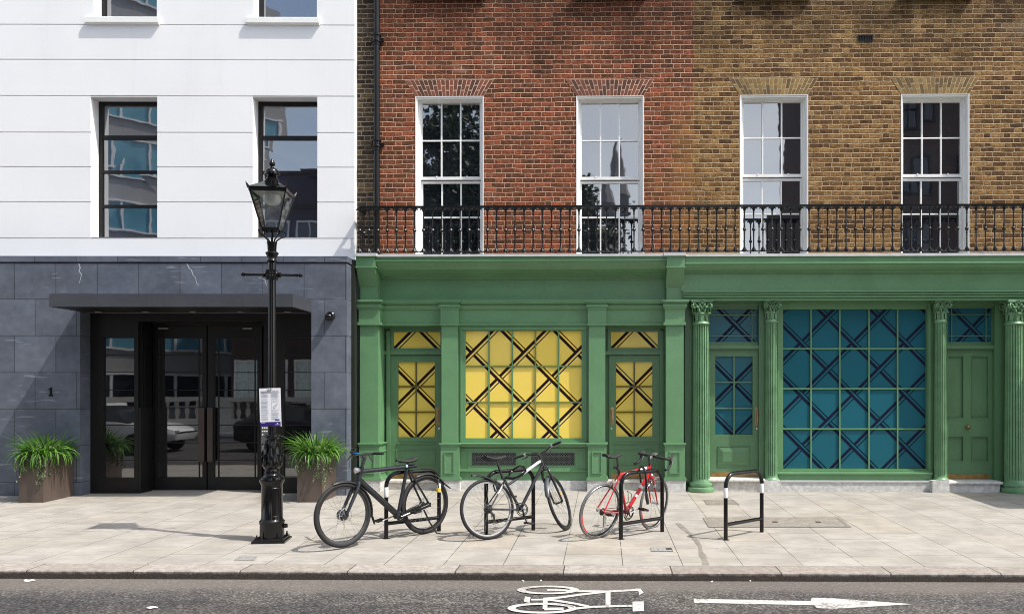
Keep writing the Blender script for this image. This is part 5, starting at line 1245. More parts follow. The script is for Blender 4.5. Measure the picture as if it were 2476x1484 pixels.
# ------------------------------------------------------------------ bike stands
def stand(p, q, band, lab):
    p, q = Vector(p), Vector(q); d = (q-p); d.z = 0; L = d.length; yaw = math.atan2(d.y, d.x)
    r = empty('bike_stand', (p.x, p.y, p.z-.01), (0, 0, yaw)); tag(r, lab, 'bike stand', 'bike stands on the pavement')
    H = .775; rc = .155; P = [(0,0,-.02)]
    P += [(0,0,H-rc-.02)]
    for k in range(9): a = math.pi-k*math.pi/16; P.append((rc+rc*math.cos(a), 0, H-rc+rc*math.sin(a)))
    for k in range(9): a = math.pi/2-k*math.pi/16; P.append((L-rc+rc*math.cos(a), 0, H-rc+rc*math.sin(a)))
    P += [(L,0,H-rc-.02), (L,0,-.02)]
    m = MB(); m.tube(P, .0245, 14); m.build('hoop', BLACKM, r)
    m = MB(); m.tube([(.01,0,.185), (L-.01,0,.185)], .022, 12); m.build('cross_bar', BLACKM, r)
    if band:
        for x in (0, L):
            m = MB(); m.lathe((x, 0, .50), [(.0252, 0), (.0256, .001), (.0256, .114), (.0252, .115)], 16); m.build('reflective_band', WPAINT, r)
    for x in (0, L):
        m = MB(); m.lathe((x, 0, .006), [(.045, 0), (.045, .006), (.027, .010)], 14); m.build('foot_collar', BLACKR, r)
    return r
def SP(u, v): return PG(u, v)
stand(SP(933.5, 1301), SP(1061, 1283), True, 'black hoop bike stand with white bands behind the charcoal bicycle')
stand(SP(1175, 1297), SP(1289, 1280.5), False, 'black hoop bike stand behind the black bicycle with twisted front wheel')
stand(SP(1501, 1302), SP(1600.5, 1284.5), False, 'black hoop bike stand standing in front of the red bicycle')
stand(SP(1754, 1304), SP(1841, 1285.5), True, 'empty black hoop bike stand with two white bands')

# ------------------------------------------------------------------ bicycles
def ringm(mb, c, ax, Rr, r, n=56, k=10, m=0, flat=1.0):
    ax = Vector(ax).normalized(); e1 = ax.orthogonal().normalized(); e2 = ax.cross(e1); vs = []
    for i in range(n):
        a = 2*math.pi*i/n; d = e1*math.cos(a)+e2*math.sin(a)
        for j in range(k): b = 2*math.pi*j/k; vs.append(Vector(c)+d*(Rr+r*math.cos(b))+ax*r*flat*math.sin(b))
    mb.add(vs, [(i*k+j, i*k+(j+1) % k, ((i+1) % n)*k+(j+1) % k, ((i+1) % n)*k+j) for i in range(n) for j in range(k)], m, True)
def arcstrip(mb, c, Rr, a0, a1, w_, n=20, th=.004, m=0):
    # curved mudguard in the xz plane with a shallow trough section
    vs = []; ww = [(-1, .018), (-.6, .004), (0, 0), (.6, .004), (1, .018)]
    for i in range(n+1):
        a = a0+(a1-a0)*i/n; tp = 1 if 0 < i < n else .75
        for lay in (0, 1):
            for s_, dp in ww: rad = Rr-dp+lay*th; vs.append((c[0]+rad*math.cos(a), c[1]+s_*w_*tp, c[2]+rad*math.sin(a)))
    fs = []
    for i in range(n):
        b, e_ = i*10, (i+1)*10
        for j in range(4): fs += [(b+j, b+j+1, e_+j+1, e_+j), (b+5+j+1, b+5+j, e_+5+j, e_+5+j+1)]
        fs += [(b, e_, e_+5, b+5), (b+4, b+9, e_+9, e_+4)]
    fs += [tuple(range(5))+tuple(range(9, 4, -1)), tuple(n*10+q for q in list(range(5))+list(range(9, 4, -1)))]
    mb.add(vs, fs, m, True)
def saddle(mb, x, z, L=.27, W=.15, th=.045):
    n, k = 12, 12; vs = []
    for i in range(n+1):
        t = i/n; w_ = W/2*(1-.80*(max(0, (t-.12))/.88)**.7) if t > .12 else W/2*(.75+.25*t/.12); zz = z+.012*math.cos(t*math.pi*2)*.7+.008*(t < .15)
        xx = x-L*.55+L*t
        for j in range(k):
            b = 2*math.pi*j/k; vs.append((xx, w_*math.cos(b), zz-(th*.5*(1-.3*t))+math.sin(b)*th*.5*(1-.35*t)*(1 if math.sin(b) > 0 else 1.3*abs(math.cos(b))**.5+.2)))
    mb.add(vs, [(i*k+j, i*k+(j+1) % k, (i+1)*k+(j+1) % k, (i+1)*k+j) for i in range(n) for j in range(k)]+[tuple(range(k)), tuple(range(n*k, n*k+k))], 0, True)
class Bike:
    def __init__(s, name, label, c):
        s.c = c; s.root = empty(name, (c['X'], c['Y'], zg(c['Y'])), (c['lean'], 0, c['yaw'])); tag(s.root, label, 'bicycle', 'parked bicycles')
        s.R = c['R']; h = c['ha']; s.fh = Vector((c['wb'], 0, s.R)); s.a = Vector((-math.cos(h), 0, math.sin(h))); pe = Vector((math.sin(h), 0, math.cos(h)))
        s.A0 = s.fh-pe*c['rake']; s.S = Matrix.Rotation(c['steer'], 3, s.a); s.rh = Vector((0, 0, s.R)); s.bb = Vector((c['bb'][0], 0, c['bb'][1])); s.ht = s.A0+s.a*c['hl']; s.hbot = s.A0+s.a*(c['hl']-c['hlen'])
        fwd = s.S@Vector((1,0,0)); nn = s.S@Vector((0,1,0)); upv = Vector((0,0,1)); upv = (upv-nn*nn.z).normalized()
        low = s.st(s.fh)-upv*s.R; s.drop = -low.z      # tip the bicycle so that the turned wheel still meets the ground
    def st(s, p): return s.A0+s.S@(Vector(p)-s.A0)
    def part(s, mb, name, mat_, front=False, parent=None):
        if front: mb.map(s.st)
        return mb.build(name, mat_, parent or s.root)
    def wheel(s, front, tr, rimmat, rimw, rimd, spokes, hubr=.02, hubw=.05, rmat=None):
        c = s.fh if front else s.rh
        m = MB(); ringm(m, c, (0,1,0), s.R-tr, tr, 64, 10, flat=.95); w_ = s.part(m, 'wheel', RUBBER, front)
        m = MB(); Rr = s.R-2*tr-rimd/2+.006; n = 64; vs = []
        prof_ = [(rimd/2, -rimw), (rimd/2, rimw), (-rimd/2, rimw*.7), (-rimd/2, -rimw*.7)]
        for i in range(n):
            a = 2*math.pi*i/n
            for dr, y in prof_: vs.append((c.x+(Rr+dr)*math.cos(a), y, c.z+(Rr+dr)*math.sin(a)))
        m.add(vs, [(i*4+j, i*4+(j+1) % 4, ((i+1) % n)*4+(j+1) % 4, ((i+1) % n)*4+j) for i in range(n) for j in range(4)], 0, True); s.part(m, 'rim', rimmat, front, w_)
        m = MB()
        for i in range(spokes):
            a = 2*math.pi*i/spokes; sd = 1 if i % 2 else -1; off = (.9 if (i//2) % 2 else -.9)*(1 if spokes > 24 else .5)
            p = c+Vector((hubr*math.cos(a+off), sd*hubw*.55, hubr*math.sin(a+off))); q = c+Vector(((Rr-rimd/2)*math.cos(a), 0, (Rr-rimd/2)*math.sin(a))); m.tube([p, q], .0013, 4)
        s.part(m, 'spokes', SPOKE, front, w_)
        m = MB(); m.lathe((c.x, -hubw, c.z), [(.008, 0), (.012, .004), (hubr*.7, .008), (hubr*1.1, .012), (hubr*1.1, .016), (hubr*.55, .022), (hubr*.55, 2*hubw-.022), (hubr*1.1, 2*hubw-.016), (hubr*1.1, 2*hubw-.012), (hubr*.7, 2*hubw-.008), (.012, 2*hubw-.004), (.008, 2*hubw)], 16, axis='y'); s.part(m, 'hub', rmat or BLKP, front, w_)
        return w_
    def crank(s, ring, arm, ang, armmat, ringmat, pedmat, side=-1, teeth=5):
        b = s.bb; m = MB(); y = side*.045
        ringm(m, (b.x, y, b.z), (0,1,0), ring-.006, .006, 40, 6); ringm(m, (b.x, y+side*.006, b.z), (0,1,0), ring*.72, .005, 36, 6)
        for k in range(teeth): a = 2*math.pi*k/teeth+ang; m.tube([(b.x, y, b.z), (b.x+ring*math.cos(a), y, b.z+ring*math.sin(a))], .007, 6)
        m.lathe((b.x, -.055, b.z), [(.02, 0), (.02, .11)], 14, axis='y'); o = s.part(m, 'crankset', ringmat)
        for sd, a in ((side, ang), (-side, ang+math.pi)):
            m = MB(); e = Vector((b.x+arm*math.cos(a), sd*.075, b.z+arm*math.sin(a))); m.tube([(b.x, sd*.058, b.z), e], [.013, .010], 8, flat=.7); s.part(m, 'crank_arm', armmat, parent=o)
            m = MB(); py = e.y+sd*.055; pt = -.15
            for dx in (-.042, .042): m.obox((e.x+dx*math.cos(pt), py, e.z+dx*math.sin(pt)), ((math.cos(pt), 0, math.sin(pt)), (0,1,0), (-math.sin(pt), 0, math.cos(pt))), (.006, .046, .012))
            for dy in (-.044, 0, .044): m.obox((e.x, py+dy, e.z), ((math.cos(pt), 0, math.sin(pt)), (0,1,0), (-math.sin(pt), 0, math.cos(pt))), (.042, .005, .009))
            m.tube([(e.x, e.y, e.z), (e.x, py, e.z)], .008, 8); s.part(m, 'pedal', pedmat, parent=o)
        return o
    def chain(s, ring, cog, y=-.045, sag=None):
        b, r = s.bb, s.rh; P = []
        for k in range(13): a = R(95-180*k/12); P.append((b.x+ring*math.cos(a), y, b.z+ring*math.sin(a)))
        if sag: P += [(sag[0]+.02, y, sag[1]-.02), (sag[0]-.01, y, sag[1]-.03)]; P += [(r.x+.02, y, r.z-.06)]
        for k in range(9): a = R(-90-180*k/8); P.append((r.x+cog*math.cos(a), y, r.z+cog*math.sin(a)))
        m = MB(); m.tube(P, .0042, 5, closed=True); return s.part(m, 'chain', GUN)
GUN = paint('chain_steel', (.05, .048, .045), .4, .3, 20, metal=.6)
V = Vector
# --- charcoal city bicycle
B1 = Bike('bicycle', 'charcoal city bicycle with straight top tube and mudguards beside the lamp post', dict(X=-2.145, Y=9.915, yaw=-2.2485, lean=.014, steer=-.02, R=.358, wb=1.145, ha=R(69), rake=.05, bb=(.405, .262), hl=.555, hlen=.15))
B1.wheel(False, .024, BLKP, .013, .022, 28, .03, .06); fw = B1.wheel(True, .024, BLKP, .013, .022, 32, .045, .05)
m = MB(); hp = B1.ht
m.tube([B1.hbot-B1.a*.01, hp+B1.a*.012], .029, 14)
m.tube([hp-B1.a*.035+V((.05,0,-.004)), V((.135,0,.832))], [.026, .025], 12)
m.tube([B1.hbot+B1.a*.03+V((.015,0,0)), B1.bb+V((.0,0,.01))], [.034, .036], 14)
m.tube([B1.bb, V((.262,0,.835))], [.022, .020], 12)
m.lathe((B1.bb.x, -.045, B1.bb.z), [(.03,0),(.036,.004),(.036,.086),(.03,.09)], 16, axis='y')
for sd in (-1, 1):
    m.tube([V((.25,sd*.018,.80)), V((.15,sd*.045,.62)), V((-.005,sd*.068,.37))], [.014,.012,.012], 10)
    m.tube([B1.bb+V((-.02,sd*.03,0)), V((.25,sd*.052,.295)), V((0,sd*.068,.357))], [.016,.014,.014], 10)
    m.obox((0, sd*.068, .357), ((1,0,0),(0,1,0),(0,0,1)), (.03,.006,.026))
B1.part(m, 'frame', SATIN)
m = MB()
for sd in (-1, 1): m.tube([B1.hbot+V((.0,sd*.03,-.01)), B1.hbot-B1.a*.09+V((.004,sd*.05,0)), B1.fh+V((-.012,sd*.055,.01))], [.024,.022,.016], 10)
m.tube([B1.hbot+B1.a*.0, B1.hbot-B1.a*.055], [.032,.038], 12); B1.part(m, 'fork', SATIN, True)
m = MB(); m.lathe((B1.fh.x, -.045, B1.fh.z), [(.02,0),(.058,.004),(.062,.02),(.062,.05),(.058,.066),(.02,.07)], 24, axis='y'); B1.part(m, 'hub_motor', BLKP, True, fw)
m = MB(); ringm(m, (B1.fh.x, .05, B1.fh.z), (0,1,0), .078, .004, 32, 6); 
for k in range(6): a = k*math.pi/3; m.tube([(B1.fh.x+.04*math.cos(a), .05, B1.fh.z+.04*math.sin(a)), (B1.fh.x+.078*math.cos(a), .05, B1.fh.z+.078*math.sin(a))], .003, 4)
B1.part(m, 'brake_disc', CHROME, True, fw)
m = MB(); arcstrip(m, B1.fh, .378, R(70), R(190), .030, 26); B1.part(m, 'mudguard', PLAST, True)
m = MB(); m.prism([B1.fh+V((-.374,-.026,-.055)), B1.fh+V((-.374,.026,-.055)), B1.fh+V((-.405,.014,-.15)), B1.fh+V((-.405,-.014,-.15))], (-.004,0,0)); B1.part(m, 'mud_flap', RUBBER, True)
m = MB(); arcstrip(m, B1.rh, .378, R(68), R(146), .030, 20); B1.part(m, 'mudguard', PLAST)
m = MB(); m.prism([B1.rh+V((-.31,-.026,.215)), B1.rh+V((-.31,.026,.215)), B1.rh+V((-.40,.016,.155)), B1.rh+V((-.40,-.016,.155))], (-.003,0,.004)); B1.part(m, 'mud_flap', RUBBER)
m = MB(); saddle(m, .30, .925, .27, .165, .05); B1.part(m, 'saddle', RUBBER)
m = MB(); m.tube([V((.262,0,.82)), V((.245,0,.89))], .016, 10); m.tube([V((.19,.03,.885)), V((.36,.02,.885))], .004, 6); m.tube([V((.19,-.03,.885)), V((.36,-.02,.885))], .004, 6); B1.part(m, 'seat_post', BLKP)
m = MB(); zt = B1.ht+B1.a*.16
m.tube([B1.ht+B1.a*.01, B1.ht+B1.a*.13], .021, 12); m.tube([B1.ht+B1.a*.115, B1.ht+B1.a*.15+V((.06,0,.01))], [.021,.018], 12); B1.part(m, 'stem', BLKP, True)
bc = B1.ht+B1.a*.15+V((.06,0,.01))
m = MB(); m.tube([bc+V((-.075,.30,.02)), bc+V((-.05,.20,.02)), bc+V((-.01,.10,.006)), bc, bc+V((-.01,-.10,.006)), bc+V((-.05,-.20,.02)), bc+V((-.075,-.30,.02))], .0125, 10); hb_ = B1.part(m, 'handlebar', BLKP, True)
for sd in (-1, 1):
    m = MB(); m.tube([bc+V((-.045,sd*.185,.02)), bc+V((-.078,sd*.315,.02))], .0165, 10); B1.part(m, 'grip', RUBBER, True, hb_)
    m = MB(); m.tube([bc+V((-.03,sd*.155,.016)), bc+V((.0,sd*.16,.0)), bc+V((.02,sd*.20,-.03)), bc+V((.015,sd*.25,-.07))], [.013,.010,.007,.006], 8); B1.part(m, 'brake_lever', BLKP, True, hb_)
m = MB(); m.tube([bc+V((.0,-.03,.0)), bc+V((.08,-.10,-.02)), bc+V((.11,-.06,-.13)), bc+V((.05,.0,-.22)), B1.ht+V((.03,.02,-.05))], .003, 5); m.tube([bc+V((0,.05,0)), bc+V((.09,.03,-.06)), bc+V((.07,.0,-.18)), B1.ht+V((.04,.0,-.08))], .003, 5); B1.part(m, 'cables', RUBBER, True)
m = MB(); m.lathe((B1.ht.x+.03, 0, B1.ht.z-.02), [(.022, 0), (.034, .03), (.036, .05), (.030, .058), (.0, .062)], 18, axis='x'); B1.part(m, 'headlight', CHROME, False)
m = MB(); m.tube([V((.30,0,.842)), V((.275,0,.838))], .029, 14); B1.part(m, 'tape_band', paint('pale_blue_tape', (.35, .50, .52), .5), False)
m = MB(); m.box(bc.x-.03, -.15, bc.z+.012, bc.x+.0, -.08, bc.z+.02); B1.part(m, 'blue_button', paint('button_blue', (.02, .22, .60), .4), True)
B1.crank(.058, .17, R(166), CHROME, BLKP, PLAST, 1)
m = MB(); m.obox((.20, .062, .315), ((1,0,-.22),(0,1,0),(.22,0,1)), (.20,.010,.028)); B1.part(m, 'belt_cover', BLKP)
m = MB(); m.tube([V((.06,.05,.30)), V((.02,.10,.16)), V((-.04,.16,.02)), V((-.09,.17,.012))], [.011,.010,.010,.008], 8); B1.part(m, 'kickstand', BLKP)
m = MB(); m.tube([V((-.13,.03,.71)), V((-.17,.06,.67)), V((-.14,.08,.60)), V((-.16,.06,.53))], .007, 7); m.lathe((-.16,.06,.50), [(.0,0),(.03,.005),(.03,.04),(.0,.045)], 8, m=1); B1.part(m, 'wheel_lock', [PLAST, paint('yellow_fob', (.65, .45, .02), .5)])
# --- black hybrid with twisted front wheel
B2 = Bike('bicycle', 'black hybrid bicycle with silver-white top tube and front wheel twisted aside', dict(X=-1.3174, Y=9.566, yaw=.6326, lean=-.145, steer=.70, R=.355, wb=1.036, ha=R(70), rake=.05, bb=(.443, .313), hl=.627, hlen=.13))
B2.wheel(False, .021, RIMM, .012, .020, 32, .024, .06); fw = B2.wheel(True, .021, BLKP, .012, .018, 32, .022, .05)
st_top = V((.235, 0, .72)); hp = B2.ht
m = MB(); m.tube([B2.hbot, hp], .022, 12)
m.tube([B2.hbot+B2.a*.03, B2.bb], [.020,.020], 12); m.tube([B2.bb, st_top], .017, 12)
m.lathe((B2.bb.x, -.04, B2.bb.z), [(.024,0),(.024,.08)], 14, axis='y')
tj = hp-B2.a*.045; t1 = tj.lerp(V((.29,0,.62)), .55)
m.tube([t1, tj.lerp(V((.29,0,.62)), .8)+V((0,0,-.01)), V((.275,0,.605))], [.018,.017,.015], 12)
for sd in (-1, 1):
    m.tube([V((.255,sd*.015,.66)), V((.0,sd*.065,.356))], [.009,.009], 8); m.tube([B2.bb+V((-.02,sd*.025,0)), V((0,sd*.065,.354))], [.011,.010], 8)
B2.part(m, 'frame', BLKP)
m = MB(); m.tube([tj, t1], [.0195,.019], 12); B2.part(m, 'silver_tube_section', SILVP)
m = MB(); m.tube([V((.225,-.017,.625)), V((.13,-.045,.52))], .0098, 8); B2.part(m, 'white_stay_section', SILVP)
m = MB(); cr = B2.hbot-B2.a*.045
m.tube([B2.hbot, cr], .018, 10)
for sd in (-1, 1): m.tube([cr+V((0,0,.01)), cr+V((.006,sd*.045,0)), cr+V((.012,sd*.055,-.08)), B2.fh+V((-.012,sd*.055,.0))], [.016,.018,.018,.013], 10)
B2.part(m, 'fork', BLKP, True)
m = MB(); m.lathe((B2.fh.x-.05, -.07, B2.fh.z+.10), [(.0,0),(.02,.001),(.022,.008),(.0,.012)], 12, axis='y'); B2.part(m, 'side_reflector', paint('orange_reflector', (.75, .22, .01), .3), True)
m = MB(); arcstrip(m, B2.fh, .372, R(82), R(172), .030, 18); B2.part(m, 'mudguard', paint('grey_mudguard', (.06, .065, .075), .4), True)
m = MB(); arcstrip(m, V((-.16,0,.31)), .455, R(36), R(92), .032, 16); m.tube([V((.215,0,.74)), V((.245,0,.70))], .012, 8); B2.part(m, 'mudguard', PLAST)
m = MB(); saddle(m, .165, .965, .28, .17, .055); B2.part(m, 'saddle', RUBBER)
m = MB(); m.tube([st_top-V((0,0,.03)), V((.165,0,.93))], .0145, 10); m.lathe((.232,0,.70), [(.022,0),(.022,.03)], 12); m.tube([V((.08,.03,.915)), V((.23,.02,.92))], .004, 6); m.tube([V((.08,-.03,.915)), V((.23,-.02,.92))], .004, 6); B2.part(m, 'seat_post', BLKP)
bc = B2.ht+B2.a*.05+V((.06,0,.0))
m = MB(); m.tube([B2.ht, B2.ht+B2.a*.045], .019, 10); m.tube([B2.ht+B2.a*.03, bc], .017, 10); B2.part(m, 'stem', BLKP, True)
m = MB(); m.tube([bc+V((-.045,.31,.05)), bc+V((-.02,.17,.05)), bc+V((.0,.08,.01)), bc, bc+V((.0,-.08,.01)), bc+V((-.02,-.17,.05)), bc+V((-.045,-.31,.05))], .0125, 10); hb_ = B2.part(m, 'handlebar', BLKP, True)
for sd in (-1, 1):
    m = MB(); m.tube([bc+V((-.024,sd*.20,.05)), bc+V((-.046,sd*.32,.05))], .0165, 10); B2.part(m, 'grip', RUBBER, True, hb_)
    m = MB(); m.tube([bc+V((-.015,sd*.15,.045)), bc+V((.03,sd*.16,.03)), bc+V((.04,sd*.22,.02)), bc+V((.03,sd*.27,.015))], [.014,.010,.006,.005], 8); B2.part(m, 'brake_lever', BLKP, True, hb_)
    m = MB(); m.tube([bc+V((-.019,sd*.175,.05)), bc+V((-.024,sd*.20,.05))], .020, 12); B2.part(m, 'gear_shifter', CHROME, True, hb_)
m = MB(); m.tube([bc+V((.03,.15,.03)), bc+V((.13,.08,.02)), bc+V((.10,.0,-.10)), B2.hbot+V((.04,0,-.03))], .003, 5); m.tube([bc+V((.03,-.15,.03)), bc+V((.12,-.10,.0)), bc+V((.06,-.03,-.12)), B2.hbot+V((.05,0,-.02))], .003, 5); B2.part(m, 'cables', RUBBER, True)
m = MB(); c = B2.rh+V((.24,0,.27))
for sd in (-1, 1): m.tube([V((.14,sd*.03,.55)), V((.12,sd*.035,.62)), V((.135,sd*.02,.70))], [.012,.010,.006], 8)
B2.part(m, 'rear_brake', BLKP)
m = MB()
for sd in (-1, 1): m.tube([cr+V((.03,sd*.045,-.06)), cr+V((.04,sd*.04,.01)), cr+V((.04,sd*.01,.05))], [.010,.009,.005], 8)
B2.part(m, 'front_brake', BLKP, True)
B2.crank(.082, .17, R(-79), BLKP, BLKP, PLAST, -1); B2.chain(.080, .045, -.045, (.05, .20))
m = MB()
for k in range(6): ringm(m, (0, -.035-.004*k, B2.R), (0,1,0), .048-.005*k, .003, 24, 5)
m.lathe((0,-.062,B2.R), [(.02,0),(.046,.03),(.046,.032)], 20, axis='y'); B2.part(m, 'cassette', GUN)
m = MB(); m.tube([V((0,-.065,B2.R-.02)), V((.04,-.075,B2.R-.08)), V((.05,-.06,.21))], [.010,.014,.010], 8); ringm(m, (.045,-.06,.275), (0,1,0), .016, .006, 14, 6); ringm(m, (.05,-.06,.205), (0,1,0), .016, .006, 14, 6); B2.part(m, 'derailleur', BLKP)
# --- red racing bicycle
B3 = Bike('bicycle', 'red racing bicycle with drop handlebars locked to a hoop stand', dict(X=-.0623, Y=9.655, yaw=.7863, lean=.1771, steer=.1788, R=.336, wb=.964, ha=R(73), rake=.045, bb=(.452, .275), hl=.54, hlen=.13))
TY = RUBBER; RUBBER = paint('tyre_highlight_grey', (.11, .11, .11), .6, .2, 8)  # lighter tyre copy: the highlights on the tyres are put into its colour
B3.wheel(False, .0125, BLKP, .010, .026, 20, .022, .06, CHROME); fw = B3.wheel(True, .0125, BLKP, .010, .026, 18, .018, .05, CHROME)
RUBBER = TY
for front, c in ((False, B3.rh), (True, B3.fh)):
    for (a0, a1, mt, nm) in ((185, 235, REDP, 'red_rim_decal'),):
        m = MB()
        for sd in (-1, 1):
            for k in range(10):
                A, B = R(a0+(a1-a0)*k/10), R(a0+(a1-a0)*(k+1)/10); r0, r1 = B3.R-.045, B3.R-.030; y = sd*.0112
                m.poly([c+V((r0*math.cos(A), y, r0*math.sin(A))), c+V((r0*math.cos(B), y, r0*math.sin(B))), c+V((r1*math.cos(B), y, r1*math.sin(B))), c+V((r1*math.cos(A), y, r1*math.sin(A)))])
        B3.part(m, nm, mt, front)
    m = MB()
    for sd in (-1, 1): ringm(m, c+V((0, sd*.0105, 0)), (0,1,0), B3.R-.026, .0035, 60, 5)
    B3.part(m, 'brake_track', CHROME, front)
st_top = V((.235, 0, .785)); hp = B3.ht
m = MB(); m.tube([B3.hbot, hp], .0215, 12); m.tube([hp-B3.a*.03, st_top-V((-.02,0,.03))], [.019,.016], 12); m.tube([B3.hbot+B3.a*.025, B3.bb], [.024,.023], 12); m.tube([B3.bb, st_top], .017, 12)
m.lathe((B3.bb.x, -.038, B3.bb.z), [(.023,0),(.023,.076)], 14, axis='y')
for sd in (-1, 1):
    m.tube([V((.245,sd*.014,.75)), V((.15,sd*.035,.58)), V((0,sd*.063,.337))], [.010,.009,.009], 8); m.tube([B3.bb+V((-.02,sd*.025,0)), V((0,sd*.063,.335))], [.012,.009], 8)
B3.part(m, 'frame', REDP)
m = MB(); dn = B3.bb-(B3.hbot+B3.a*.025); a_ = B3.hbot+B3.a*.025
for t0, t1 in ((.34,.40),(.56,.62)): m.tube([a_+dn*t0, a_+dn*t1], .0245, 12)
tt = (st_top-V((-.02,0,.03)))-(hp-B3.a*.03); m.tube([hp-B3.a*.03+tt*.12, hp-B3.a*.03+tt*.36], .0193, 12); B3.part(m, 'white_tube_bands', SILVP)
m = MB(); m.tube([B3.hbot, B3.hbot-B3.a*.03], .022, 10)
for sd in (-1, 1): m.tube([B3.hbot-B3.a*.02+V((0,sd*.012,0)), B3.hbot-B3.a*.045+V((.004,sd*.036,0)), B3.fh.lerp(B3.hbot, .45)+V((-.004,sd*.046,0)), B3.fh+V((0,sd*.05,0))], [.014,.016,.012,.008], 10)
B3.part(m, 'fork', REDP, True)
m = MB()
for sd in (-1, 1): p0 = B3.fh.lerp(B3.hbot, .60)+V((-.003,sd*.044,0)); m.tube([p0, p0+B3.a*.04], .0165, 10)
B3.part(m, 'white_fork_band', SILVP, True)
m = MB(); m.tube([B3.fh+V((0,-.06,0)), B3.fh+V((0,.06,0))], .008, 8); m.tube([B3.fh+V((0,.058,0)), B3.fh+V((.02,.064,.05))], [.006,.004], 6); B3.part(m, 'quick_release', BLKP, True)
m = MB(); saddle(m, .115, 1.005, .28, .14, .04); B3.part(m, 'saddle', RUBBER)
m = MB(); m.tube([st_top-V((0,0,.03)), V((.165,0,.975))], .0145, 10); m.lathe((.232,0,.775), [(.021,0),(.021,.03)], 12); m.tube([V((.06,.022,.968)), V((.20,.015,.975))], .0035, 6); m.tube([V((.06,-.022,.968)), V((.20,-.015,.975))], .0035, 6); B3.part(m, 'seat_post', BLKP)
m = MB(); m.tube([V((.20,-.012,.84)), V((.16,-.03,.84))], .016, 8); m.tube([V((.20,.012,.84)), V((.16,.02,.84))], .016, 8); B3.part(m, 'rear_light', PLAST)
bc = B3.ht+B3.a*.105+V((.085,0,.005))
m = MB(); m.tube([B3.ht, B3.ht+B3.a*.115], .0175, 10); B3.part(m, 'stem_spacer', BLKP, True)
m = MB(); m.tube([B3.ht+B3.a*.09, bc], [.018,.016], 10); B3.part(m, 'stem', CHROME, True)
m = MB()
for sd in (-1, 1):
    P = [bc, bc+V((0,sd*.10,0)), bc+V((.0,sd*.19,0)), bc+V((.02,sd*.208,-.002)), bc+V((.06,sd*.212,-.008)), bc+V((.085,sd*.214,-.03)), bc+V((.088,sd*.216,-.065)), bc+V((.065,sd*.218,-.10)), bc+V((.02,sd*.22,-.122)), bc+V((-.04,sd*.222,-.13))]
    m.tube(P, [.015]+[.0165]*9, 10)
hb_ = B3.part(m, 'handlebar', RUBBER, True)
for sd in (-1, 1):
    m = MB(); m.tube([bc+V((.065,sd*.214,-.005)), bc+V((.10,sd*.212,.012)), bc+V((.125,sd*.21,.035))], [.016,.017,.013], 10); B3.part(m, 'brake_hood', RUBBER, True, hb_)
    m = MB(); m.tube([bc+V((.122,sd*.21,.03)), bc+V((.135,sd*.212,-.02)), bc+V((.12,sd*.215,-.085))], [.010,.008,.006], 8); B3.part(m, 'brake_lever', CHROME, True, hb_)
m = MB()
for sd in (-1, 1): m.tube([bc+V((.12,sd*.205,.03)), bc+V((.14,sd*.12,.07)), bc+V((.10,sd*.03,.03)), bc+V((.05,sd*.02,-.12)), B3.hbot+V((.03,sd*.01,.02))], .003, 5)
B3.part(m, 'cables', RUBBER, True)
m = MB(); m.obox(bc+V((.0,-.03,.035)), ((1,0,.2),(0,1,0),(-.2,0,1)), (.03,.022,.007)); B3.part(m, 'bike_computer', CHROME, True)
m = MB()
for p, fr in ((V((.155,0,.66)), False),): 
    for sd in (-1, 1): m.tube([p+V((0,sd*.005,.03)), p+V((-.012,sd*.03,.0)), p+V((-.008,sd*.022,-.05))], [.012,.010,.007], 8)
B3.part(m, 'rear_brake', CHROME)
m = MB(); p = B3.hbot-B3.a*.04+V((.045,0,0))
for sd in (-1, 1): m.tube([p+V((0,sd*.005,.03)), p+V((.012,sd*.03,.0)), p+V((.004,sd*.022,-.05))], [.012,.010,.007], 8)
B3.part(m, 'front_brake', CHROME, True)
B3.crank(.088, .17, R(18), CHROME, GUN, PLAST, -1); B3.chain(.086, .035, -.045, (.05, .18))
m = MB()
for k in range(7): ringm(m, (0, -.032-.004*k, B3.R), (0,1,0), .042-.004*k, .003, 24, 5)
m.lathe((0,-.060,B3.R), [(.016,0),(.040,.028),(.040,.032)], 20, axis='y'); B3.part(m, 'cassette', GUN)
m = MB(); m.tube([V((0,-.062,B3.R-.02)), V((.03,-.07,B3.R-.07)), V((.045,-.058,.20))], [.010,.014,.010], 8); ringm(m, (.035,-.058,.265), (0,1,0), .014, .006, 14, 6); ringm(m, (.045,-.058,.19), (0,1,0), .014, .006, 14, 6); B3.part(m, 'derailleur', CHROME)
m = MB(); q = B3.bb+V((-.06,0,.20)); sd_ = (st_top-B3.bb).normalized()
m.tube([B3.bb+sd_*.12+V((.03,.0,0)), B3.bb+sd_*.12+V((.085,.02,.02)), B3.bb+sd_*.22+V((.11,.03,.03)), B3.bb+sd_*.27+V((.07,0,.02)), B3.bb+sd_*.22+V((.11,-.03,.03)), B3.bb+sd_*.12+V((.085,-.02,.02)), B3.bb+sd_*.12+V((.03,0,0))], .004, 6); B3.part(m, 'bottle_cage', BLKP)
